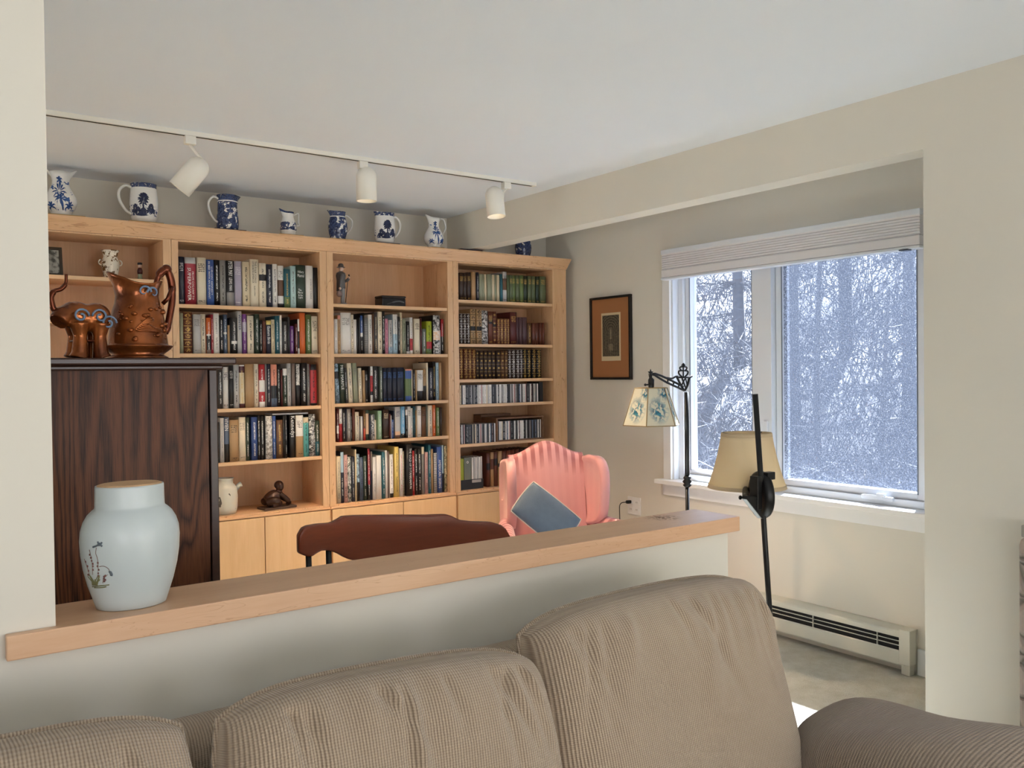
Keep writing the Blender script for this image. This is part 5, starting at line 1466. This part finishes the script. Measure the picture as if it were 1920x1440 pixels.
back_cushion('leftmost beige sofa back cushion at the photo corner', -.27, .345, .985, 1.29, .475, 1.17, .12, 1, .0)
back_cushion('middle beige sofa back cushion, creased along its top', .365, .935, .975, 1.27, .475, 1.15, .13, 2, .045, .016)
back_cushion('right beige sofa back cushion, standing highest of three', .950, 1.600, .992, 1.315, .475, 1.18, .13, 3, .0, .013)

# ------------------------------------------------------------------ bridge floor lamp
LY = 3.2
lp0 = at(1290, 950, Y=LY); lpx = at(1287, 720, Y=LY).x
bl = thing('bridge_lamp', 'dark iron bridge lamp with painted panel shade by window', 'floor lamp', (lpx, LY, 0))
zt1 = at(1284, 735, Y=LY).z; zk = at(1288.5, 903, Y=LY).z
bm = new(); lathe(bm, [(.13, .001), (.135, .008), (.12, .02), (.06, .035), (.025, .06), (.015, .09)], (lpx, LY, 0), 32); obj('base', bm, M['black'], bl, True, smooth=True)
bm = new(); tube(bm, [(lpx, LY, .08), (lpx, LY, zk)], .011, 12); tube(bm, [(lpx, LY, zk), (lpx, LY, zt1)], .0125, 12); obj('pole', bm, M['black'], bl, True)
bm = new(); lathe(bm, [(.013, -.03), (.024, -.018), (.016, -.012), (.026, 0), (.016, .012), (.022, .02), (.013, .032)], (lpx, LY, zk), 20); obj('knop', bm, M['black'], bl, True)
bm = new()
def bp(px, py): p = at(px, py, Y=LY); return (p.x, LY, p.z)
zz = lambda *q: [bp(1160 + x / 4.8, 670 + y / 4.8) for x, y in q]
tube(bm, zz((590, 300), (510, 262), (430, 225), (370, 190), (320, 158), (290, 150)), .006, 8)
tube(bm, zz((580, 265), (520, 232), (440, 192), (380, 165), (330, 148), (300, 150)), .006, 8)
tube(bm, smooth_path(zz((430, 185), (480, 190), (510, 175), (530, 172)), 4), .005, 8)
for a, b in (((440, 228), (445, 192)), ((490, 250), (500, 220)), ((535, 272), (545, 245))): tube(bm, zz(a, b), .004, 6)
tube(bm, smooth_path(zz((590, 300), (560, 250), (535, 200), (520, 170)), 4), .006, 8); tube(bm, smooth_path(zz((595, 300), (620, 250), (635, 190), (660, 168)), 4), .006, 8)
tube(bm, zz((530, 180), (640, 180)), .005, 6); tube(bm, zz((560, 265), (600, 185), (620, 255)), .0045, 6); tube(bm, zz((570, 185), (600, 270)), .0045, 6)
obj('bridge_arm', bm, M['black'], bl, True, smooth=True)
bm = new()
for s in (-1, 1):
    tube(bm, smooth_path(zz((582 + s * 8, 180), (582 + s * 38, 150), (582 + s * 40, 125), (582 + s * 15, 120)), 4), .0045, 6)
    tube(bm, smooth_path(zz((582 + s * 10, 122), (582 + s * 28, 108), (582 + s * 30, 90), (582 + s * 8, 85)), 4), .004, 6)
    tube(bm, zz((582 + s * 2, 85), (582 + s * 14, 72), (582, 55)), .0035, 6)
tube(bm, zz((582, 182), (582, 55)), .004, 6)
for z_ in (182, 120, 85): tube(bm, zz((545 if z_ > 150 else 558, z_), (620 if z_ > 150 else 606, z_)), .004, 6)
obj('finial', bm, M['black'], bl, True, smooth=True)
bm = new(); s0 = bp(1220, 712); tube(bm, [bp(1219, 700), bp(1220, 708), bp(1221, 712), bp(1221, 727)], [.010, .008, .016, .015], 14)
for k in range(5):
    a = PI / 2 + k * 2 * PI / 5; tube(bm, [(s0[0], LY, s0[2] + .036), (s0[0] + .020 * math.cos(a), LY, s0[2] + .036 + .020 * math.sin(a))], [.008, .001], 6)
tube(bm, [bp(1219, 721), bp(1211, 721.5)], .004, 8); ball(bm, bp(1210, 721.5), .007); obj('socket', bm, M['black'], bl, True)
# hexagonal painted shade
sc_ = at(1221, 760, Y=LY); zt2 = at(1221, 727.5, Y=LY).z; zb2 = at(1221, 796.5, Y=LY).z; pxm = 4.62 / 1625.5
tsd = NT('painted_parchment'); tsd.t.nodes.remove(tsd.b); v = tsd.coord('UV'); n1 = tsd.noise(v, 7, 4, .6, .8); su = tsd.sep(v)
dn = tsd.n('ShaderNodeVectorMath', operation='DISTANCE'); tsd.l(v, dn.inputs[0]); dn.inputs[1].default_value = (.5, .42, 0)
dn2 = tsd.n('ShaderNodeVectorMath', operation='DISTANCE'); tsd.l(v, dn2.inputs[0]); dn2.inputs[1].default_value = (.75, .9, 0)
msk = tsd.math('MULTIPLY', tsd.math('MAXIMUM', tsd.ramp(dn.outputs[1], .40, .12), tsd.ramp(dn2.outputs[1], .26, .10)), tsd.ramp(n1, .44, .52), clamp=True)
cc_ = tsd.mix(msk, lin(236, 232, 216), tsd.mix(tsd.ramp(tsd.noise(v, 12, 2), .4, .6), lin(86, 160, 180), lin(60, 96, 130)))
d1 = tsd.n('ShaderNodeBsdfDiffuse'); t1 = tsd.n('ShaderNodeBsdfTranslucent'); tsd.l(cc_, d1.inputs[0]); tsd.l(cc_, t1.inputs[0]); mx = tsd.n('ShaderNodeMixShader', i_0=.45); tsd.l(d1.outputs[0], mx.inputs[1]); tsd.l(t1.outputs[0], mx.inputs[2]); tsd.l(mx.outputs[0], tsd.out.inputs[0])
bm = new(); uvl = bm.loops.layers.uv.verify(); n = 6; rt_, rb_ = .088, .152
ph0 = .62
T_ = [Vector((sc_.x + rt_ * math.cos(ph0 + 2 * PI * i / n), LY + rt_ * math.sin(ph0 + 2 * PI * i / n), zt2)) for i in range(n)]
B_ = [Vector((sc_.x + rb_ * math.cos(ph0 + 2 * PI * i / n), LY + rb_ * math.sin(ph0 + 2 * PI * i / n), zb2)) for i in range(n)]
for i in range(n):
    j = (i + 1) % n; f = bm.faces.new([bm.verts.new(p) for p in (B_[i], B_[j], T_[j], T_[i])])
    for lp, q in zip(f.loops, ((0, 0), (1, 0), (.8, 1), (.2, 1))): lp[uvl].uv = q
o = obj('lamp_shade', bm, tsd.m, bl, True); sol = o.modifiers.new('s', 'SOLIDIFY'); sol.thickness = .0015
bm = new()
for i in range(n):
    j = (i + 1) % n; tube(bm, [B_[i], T_[i]], .003, 6); tube(bm, [B_[i], B_[j]], .003, 6); tube(bm, [T_[i], T_[j]], .003, 6)
for i in (0, 2, 4): tube(bm, [T_[i], (sc_.x, LY, zt2 + .001)], .002, 6)
obj('shade_braid', bm, flat('brass_braid', lin(150, 128, 88), .6), o.parent, True)

# ------------------------------------------------------------------ black pole lamp with cream shade
KY = 2.0
kt = at(1416, 739, Y=KY); kb = at(1440, 1100, Y=KY); dv = (kb - kt) / (kb.z - kt.z); foot = kt + dv * (0.03 - kt.z)
kl = thing('pole_lamp', 'black leaning pole lamp with cream shade behind sofa', 'floor lamp', (foot.x, KY, 0))
bm = new(); tube(bm, [kt, foot], .0098, 14); obj('pole', bm, M['black'], kl, True)
bm = new(); lathe(bm, [(.13, .001), (.13, .014), (.12, .022), (.03, .03), (.018, .05)], (foot.x, KY, 0), 32); obj('base', bm, M['black'], kl, True)
def kp(px, py, dy=0.): p = at(px, py, Y=KY + dy); return (p.x, KY + dy, p.z)
wc_ = Vector(kp(1434, 930)); 
bm = new(); lathe(bm, [(.001, -.019), (.074, -.019), (.082, -.016), (.086, -.008), (.086, .008), (.082, .016), (.074, .019), (.001, .019)], n=40)
axd = Vector((-.876, .481, .0)).normalized(); q = Vector((0, 0, 1)).rotation_difference(axd); bmesh.ops.rotate(bm, verts=bm.verts[:], cent=(0, 0, 0), matrix=q.to_matrix()); bmesh.ops.translate(bm, vec=wc_ + Vector((.018, .030, 0)), verts=bm.verts[:])
obj('counterweight', bm, M['black'], kl, True)
bm = new(); prism(bm, [(kp(1414, 893)[0], kp(1414, 893)[2]), (kp(1423, 893)[0], kp(1423, 893)[2]), (kp(1423, 955)[0], kp(1423, 955)[2]), (kp(1414, 955)[0], kp(1414, 955)[2])], KY - .016, KY + .02, 'xz')
prism(bm, [(a[0], a[2]) for a in (kp(1414, 930), kp(1428, 972), kp(1424, 972), kp(1395, 935), (kp(1397, 929)))], KY - .012, KY + .012, 'xz'); obj('bracket', bm, M['black'], kl, True, .003)
bm = new(); box(bm, (kp(1433, 900)[0], KY - .016, kp(1433, 900)[2]), (kp(1447, 884)[0], KY + .012, kp(1447, 884)[2])); tube(bm, [kp(1422, 897), kp(1434, 897)], .005, 8); obj('knob', bm, M['black'], kl, True, .004)
bm = new(); tube(bm, [kp(1404, 940), kp(1399, 932, .04), kp(1398, 920, .10), kp(1400, 905, .20)], [.008, .014, .012, .012], 12); tube(bm, [kp(1388, 933, .03), kp(1396, 932, .04)], .004, 8); ball(bm, kp(1388, 933, .03), .008, (1, .6, 1)); obj('socket', bm, M['black'], kl, True)
shc = at(1400, 866, Y=KY + .20); pm_ = 3.30 / 1625.5
rt_, rb_ = 47 * pm_, 74 * pm_; zt3 = at(1400, 811, Y=KY + .20).z; zb3 = at(1400, 914, Y=KY + .20).z
tsd = NT('cream_lamp_cloth'); tsd.t.nodes.remove(tsd.b); d1 = tsd.n('ShaderNodeBsdfDiffuse'); t1 = tsd.n('ShaderNodeBsdfTranslucent'); d1.inputs[0].default_value = lin(238, 226, 202); t1.inputs[0].default_value = lin(240, 224, 190); mx = tsd.n('ShaderNodeMixShader', i_0=.5); tsd.l(d1.outputs[0], mx.inputs[1]); tsd.l(t1.outputs[0], mx.inputs[2]); tsd.l(mx.outputs[0], tsd.out.inputs[0])
bm = new(); lathe(bm, [(rb_ + (rt_ - rb_) * (i / 8) - .006 * math.sin(i / 8 * PI), zb3 + (zt3 - zb3) * i / 8) for i in range(9)], (shc.x, KY + .20, 0), 48, cap=False); o = obj('lamp_shade', bm, tsd.m, kl, True); sol = o.modifiers.new('s', 'SOLIDIFY'); sol.thickness = .0015
trm = flat('cream_trim', lin(206, 184, 150), .8)
bm = new(); lathe(bm, [(rb_ + .001, zb3), (rb_ - .0025, zb3 + .014), (rb_ - .004, zb3 + .014), (rb_ - .001, zb3)], (shc.x, KY + .20, 0), 48, cap=False); obj('lower_trim', bm, trm, kl, True); bm = new(); lathe(bm, [(rt_ + .003, zt3 - .014), (rt_ + .001, zt3), (rt_ - .002, zt3), (rt_ + .001, zt3 - .014)], (shc.x, KY + .20, 0), 48, cap=False); obj('upper_trim', bm, trm, kl, True)
bm = new()
for i in range(3): a = 2 * PI * i / 3; tube(bm, [(shc.x, KY + .20, zt3 - .02), (shc.x + rt_ * math.cos(a), KY + .20 + rt_ * math.sin(a), zt3 - .002)], .0018, 6)
tube(bm, [kp(1400, 905, .20), (shc.x, KY + .20, zt3 - .02)], .004, 8); obj('shade_harp', bm, M['black'], kl, True)

# ------------------------------------------------------------------ picture, outlet
pc0 = at(1107, 559, X=W - .01); pc1 = at(1183, 552, X=W - .01); pc2 = at(1187, 712, X=W - .01)
py1, py0, pz1, pz0 = pc0.y - .004, pc1.y - .003, (pc0.z + pc1.z) / 2, pc2.z
pi_ = thing('framed_print', 'dark framed engraving in brown mat on window wall', 'picture', (W - .01, (py0 + py1) / 2, pz0))
fw = .016; x0, x1 = W - .024, W - .001
bm = new(); box(bm, (x0, py0, pz0), (x1, py1, pz0 + fw)); box(bm, (x0, py0, pz1 - fw), (x1, py1, pz1)); box(bm, (x0, py0, pz0 + fw), (x1, py0 + fw, pz1 - fw)); box(bm, (x0, py1 - fw, pz0 + fw), (x1, py1, pz1 - fw)); obj('frame', bm, M['screen_black'], pi_, True, .002)
bm = new(); box(bm, (x0 + .012, py0 + fw, pz0 + fw), (x1 - .003, py1 - fw, pz1 - fw)); obj('mat_board', bm, flat('brown_mat', lin(166, 112, 72), .4, var=.03), pi_, True)
a = at(1127.5, 588, X=W - .0125); b_ = at(1164, 676, X=W - .0125)
bm = new(); box(bm, (x0 + .0105, b_.y, b_.z), (x0 + .0118, a.y, a.z)); obj('print_margin', bm, flat('ivory_paper', lin(214, 196, 160), .6, var=.03), pi_, True)
te_ = NT('church_engraving'); v = te_.coord('UV'); s = te_.sep(v)
du = te_.math('ABSOLUTE', te_.math('SUBTRACT', s[0], .5))
arch = te_.math('SQRT', te_.math('ADD', te_.math('POWER', te_.math('MULTIPLY', du, 1.), 2.), te_.math('POWER', te_.math('MULTIPLY', te_.math('MAXIMUM', te_.math('SUBTRACT', s[1], .62), 0.), 1.6), 2.)))
n = te_.noise(te_.mapv(v, (14, 22, 1)), 1., 4, .7)
rings_ = te_.math('SINE', te_.math('MULTIPLY', arch, 62.))
f = te_.math('ADD', te_.math('MULTIPLY', n, .7), te_.math('MULTIPLY', rings_, .10))
altar = te_.math('MULTIPLY', te_.math('LESS_THAN', du, .13), te_.math('LESS_THAN', te_.math('ABSOLUTE', te_.math('SUBTRACT', s[1], .22)), .08))
glow = te_.math('MULTIPLY', te_.math('LESS_THAN', du, .06), te_.math('LESS_THAN', te_.math('ABSOLUTE', te_.math('SUBTRACT', s[1], .55)), .13))
f = te_.math('ADD', f, te_.math('MULTIPLY', te_.math('ADD', altar, glow), .22), clamp=True)
te_.base(te_.mix(te_.ramp(f, .2, .8), lin(34, 30, 26), lin(156, 144, 120))); te_.set(.35)
mg_ = .012
bm = new(); uvl = bm.loops.layers.uv.verify(); ya, yb, za, zb_ = b_.y + mg_, a.y - mg_, b_.z + .03, a.z - .016
box(bm, (x0 + .0094, ya, za), (x0 + .0102, yb, zb_))
for f in bm.faces:
    for lp_ in f.loops: lp_[uvl].uv = ((yb - lp_.vert.co.y) / (yb - ya), (lp_.vert.co.z - za) / (zb_ - za))
obj('engraving', bm, te_.m, pi_, True)
a = at(1176, 937, X=W - .003); b_ = at(1203, 965, X=W - .003)
ot = thing('wall_outlet', 'white double wall outlet right of the pink armchair', 'outlet', (W, (a.y + b_.y) / 2, b_.z - .02))
zc_ = .575; yc_ = (a.y + b_.y) / 2
bm = new(); box(bm, (W - .007, yc_ - .06, zc_ - .058), (W - .0005, yc_ + .06, zc_ + .058)); obj('face_plate', bm, M['trim'], ot, True, .003)
for y in (-.026, .026):
    for z in (-.024, .024):
        bm = new(); box(bm, (W - .0095, yc_ + y - .015, zc_ + z - .014), (W - .0072, yc_ + y + .015, zc_ + z + .014)); o = obj('socket', bm, M['trim'], ot, True, .002)
        bm = new()
        for dy in (-.005, .005): box(bm, (W - .0098, yc_ + y + dy - .001, zc_ + z - .003), (W - .0094, yc_ + y + dy + .001, zc_ + z + .006))
        obj('slot', bm, M['dark_slot'], o, True)
pg_ = thing('power_cord', 'black plug and cord in the upper left outlet socket', 'cord', (W - .03, yc_ + .03, zc_ + .02))
bm = new(); box(bm, (W - .045, yc_ + .016, zc_ + .014), (W - .0100, yc_ + .040, zc_ + .036)); obj('plug', bm, M['black'], pg_, True, .006)
bm = new(); tube(bm, smooth_path([(W - .045, yc_ + .03, zc_ + .026), (W - .06, yc_ + .07, zc_ + .01), (W - .05, yc_ + .09, zc_ - .06), (W - .03, yc_ + .10, .2), (W - .03, yc_ + .12, .004)], 6), .003, 8); obj('cable', bm, M['black'], pg_, True)

# ------------------------------------------------------------------ stone fireplace just inside the right edge
fp = thing('stone_fireplace', 'stone fireplace with pale mantel at far right edge', 'fireplace', (B - .1, .4, 0))
tst = NT('field_stone'); v = tst.coord(); vo = tst.n('ShaderNodeTexVoronoi', feature='DISTANCE_TO_EDGE'); tst.l(tst.mapv(v, (1, 4, 9)), vo.inputs['Vector']); vo.inputs['Scale'].default_value = 1.3
tst.base(tst.mix(tst.ramp(vo.outputs[0], .02, .06), lin(120, 112, 104), tst.mix(tst.noise(v, 6, 3), lin(178, 164, 154), lin(140, 122, 116)))); tst.bump(tst.ramp(vo.outputs[0], .0, .12), .8, .02); tst.set(.85)
yl = at(1917.5, 1150, X=B - .09).y + .02
bm = new(); box(bm, (B - .09, -.2, 0), (B - .002, yl, .90)); obj('stone_face', bm, tst.m, fp, True, .03, 3)
bm = new(); box(bm, (B - .13, -.22, .905), (B - .002, at(1914, 990, X=B - .13).y, .945)); obj('mantel', bm, flat('grey_slate', lin(150, 146, 138), .6), fp, True, .004)

# ------------------------------------------------------------------ outdoors: snowy wooded bank
bm = new(); nx, ny = 40, 40; rnd = random.Random(11)
def hill(x, y): return -.55 + max(0, x - 6.5) * .36 + .25 * math.sin(x * .9 + y * .5) * (x > 6) + .12 * math.sin(y * 1.7 + x)
def Pg(u, v): x = W + .4 + u * 24; y = -8 + v * 34; return (x, y, hill(x, y))
uvgrid(bm, Pg, nx, ny, lambda u, v: (u, v))
tsn = NT('snow_and_leaf_litter'); v = tsn.coord(); n = tsn.noise(v, .9, 5, .65); tsn.base(tsn.mix(tsn.ramp(n, .44, .56), lin(72, 76, 86), lin(38, 37, 42))); tsn.set(.8)
g = obj('snowy_ground', bm, tsn.m); tag(g, 'sunlit snowy bank rising outside the window', 'ground'); g['kind'] = 'structure'
M['bark'] = flat('frosted_bark', lin(56, 58, 66), .9, var=.2, scale=20)
M['twig'] = flat('frosted_twigs', lin(78, 82, 92), .8, var=.2, scale=3)
def outdoor_tree(label, x, y, hgt, seed, evergreen, name):
    rn = random.Random(seed); z = hill(x, y); r = thing(name, label, 'tree', (x, y, z - .1), 0, 'trees outside the window')
    bm = new(); bend = rn.uniform(-.3, .3)
    tr_ = smooth_path([(0, 0, 0), (bend * .3, 0, hgt * .4), (bend, rn.uniform(-.3, .3), hgt)], 6); tube(bm, tr_, [.085 * (1 - i / (len(tr_) + 1)) * hgt / 7 + .012 for i in range(len(tr_))], 8); obj('trunk', bm, M['bark'], r)
    bm = new()
    def strip(p, q, w):
        d = (q - p); s = d.cross(Vector((rn.uniform(-1, 1), rn.uniform(-1, 1), rn.uniform(-1, 1)))).normalized() * w
        vs = [bm.verts.new(t) for t in (p - s, p + s, q)]; bm.faces.new(vs)
    for i in range(int(64 if evergreen else 52)):
        t = rn.uniform(.10, 1); p0 = Vector(tr_[min(int(t * (len(tr_) - 1)), len(tr_) - 1)]); a = rn.uniform(0, 2 * PI)
        ln = (1 - t * .8) * hgt * rn.uniform(.07, .145); up_ = rn.uniform(-.35, .05) if evergreen else rn.uniform(.1, .8)
        d = Vector((math.cos(a), math.sin(a), up_)).normalized(); p1 = p0 + d * ln
        strip(p0, p1, .016)
        for k in range(34 if evergreen else 22):
            u = rn.uniform(.15, 1); b = p0 + d * ln * u; e = d + Vector((rn.uniform(-1, 1), rn.uniform(-1, 1), rn.uniform(-.9, .4 if evergreen else .9)))
            l2 = ln * rn.uniform(.10, .30); q = b + e.normalized() * l2; strip(b, q, .009)
            for _ in range(3): strip(b + (q - b) * rn.uniform(.2, .9), b + (q - b) * rn.uniform(.5, 1) + Vector((rn.uniform(-1, 1), rn.uniform(-1, 1), rn.uniform(-1, .6))) * l2 * .35, .006)
    obj('branches', bm, M['twig'], r)
TREES = [
 (9.5, 6.9, 6.5, 1, 'frosted evergreen standing behind the left window pane'), (8.4, 5.75, 3.6, 0, 'low bare tree at the left pane, right side'), (11.5, 9.4, 8, 1, 'tall evergreen farther back beyond the left pane'),
 (9.3, 5.25, 6.8, 1, 'frosted evergreen filling the right pane, left half'), (11.2, 5.2, 7.5, 1, 'frosted evergreen behind middle of right pane'), (8.0, 3.75, 2.8, 0, 'low bare bush at foot of right pane, left'),
 (9.4, 3.7, 7, 1, 'frosted evergreen at right pane, right half'), (13.2, 6.6, 9, 1, 'tall evergreen far beyond right pane'), (7.9, 4.75, 2.4, 0, 'low bare bush at foot of right pane, middle'), (12.2, 7.9, 8.5, 0, 'bare tree far back beyond the window post'), (14.5, 10.8, 9, 0, 'bare tree farthest left beyond window'), (12.4, 4.0, 8, 1, 'evergreen farther back at far right of right pane')]
for i, (x, y, h, ev, lab) in enumerate(TREES): outdoor_tree(lab, x, y, h, 30 + i, ev, 'evergreen_tree' if ev else 'bare_tree')

bm = new(); rn = random.Random(77)
for i in range(5200):
    x = 6.0 + 13 * rn.random() ** 1.3; y = x * rn.uniform(.22, .98) + rn.uniform(-.4, .4); z = hill(x, y) - .05; a = rn.uniform(0, 2 * PI); hh_ = rn.uniform(.25, 1.3)
    p = Vector((x, y, z)); d = Vector((math.cos(a) * rn.uniform(.2, .9), math.sin(a) * rn.uniform(.2, .9), 1)) * hh_; q = p + d
    for (u0, e) in ((p, q), (p + d * .4, p + d * .4 + Vector((rn.uniform(-1, 1), rn.uniform(-1, 1), rn.uniform(.1, .8))) * hh_ * .5), (p + d * .65, p + d * .65 + Vector((rn.uniform(-1, 1), rn.uniform(-1, 1), rn.uniform(-.1, .7))) * hh_ * .4)):
        sd = (e - u0).cross(Vector((rn.uniform(-1, 1), rn.uniform(-1, 1), rn.uniform(-1, 1)))).normalized() * (.004 + x * .0006)
        bm.faces.new([bm.verts.new(t) for t in (u0 - sd, u0 + sd, e)])
ug = obj('undergrowth', bm, M['twig']); tag(ug, 'frosted brushwood covering the snowy bank outside the window', 'undergrowth', kind='stuff')

# ------------------------------------------------------------------ light
w = bpy.data.worlds.new('sky'); SC.world = w; w.use_nodes = True; nt = w.node_tree; bgn = nt.nodes['Background']
bgn.inputs[0].default_value = (.72, .80, 1, 1); bgn.inputs[1].default_value = 2.6
def sun(direction, e, col, ang):
    l = bpy.data.lights.new('sun', 'SUN'); l.energy = e; l.color = col; l.angle = ang; o = bpy.data.objects.new('sun', l); COL.objects.link(o); o.rotation_euler = Vector(direction).to_track_quat('-Z', 'Y').to_euler(); return o
sun((-.62, -.27, -.69), 66.0, (.97, .985, 1), .02)
def area(name, loc, to, sx, sy, e, col):
    l = bpy.data.lights.new(name, 'AREA'); l.shape = 'RECTANGLE'; l.size = sx; l.size_y = sy; l.energy = e; l.color = col
    o = bpy.data.objects.new(name, l); COL.objects.link(o); o.location = loc; o.rotation_euler = (Vector(to) - Vector(loc)).to_track_quat('-Z', 'Y').to_euler(); return o
area('rear_fill', (-1.15, NY + .02, 1.4), (-1.0, 1.2, 3.4), 2.3, 1.7, 34, (1, .94, .88))  # added fill light, larger than the opening behind it, tilted at the ceiling
area('rear_fill', (1.4, NY + .02, 1.4), (1.4, 1.2, 3.4), 2.3, 1.7, 34, (1, .94, .88))  # matching added fill at the other rear opening
area('left_fill', (LX + .02, -.6, 1.3), (.5, .0, 3.0), 2.4, 1.6, 3.5, (1, .98, .96))  # added fill light against the solid left wall, no window there
area('study_fill', (LX + .02, 3.4, 1.3), (1.5, 3.7, 2.6), 2.0, 1.5, 42, (1, .98, .95))  # unseen fill added to brighten the study, wall behind it is closed

SC.view_settings.view_transform = 'Standard'; SC.view_settings.look = 'None'; SC.view_settings.gamma = 1; SC.view_settings.use_curve_mapping = False; SC.view_settings.exposure = .54
SC.cycles.use_denoising = True; SC.cycles.max_bounces = 10; SC.cycles.diffuse_bounces = 6; SC.cycles.transparent_max_bounces = 16; SC.cycles.sample_clamp_indirect = 40; SC.cycles.caustics_reflective = False; SC.cycles.caustics_refractive = False
print('books', NBOOK[0])
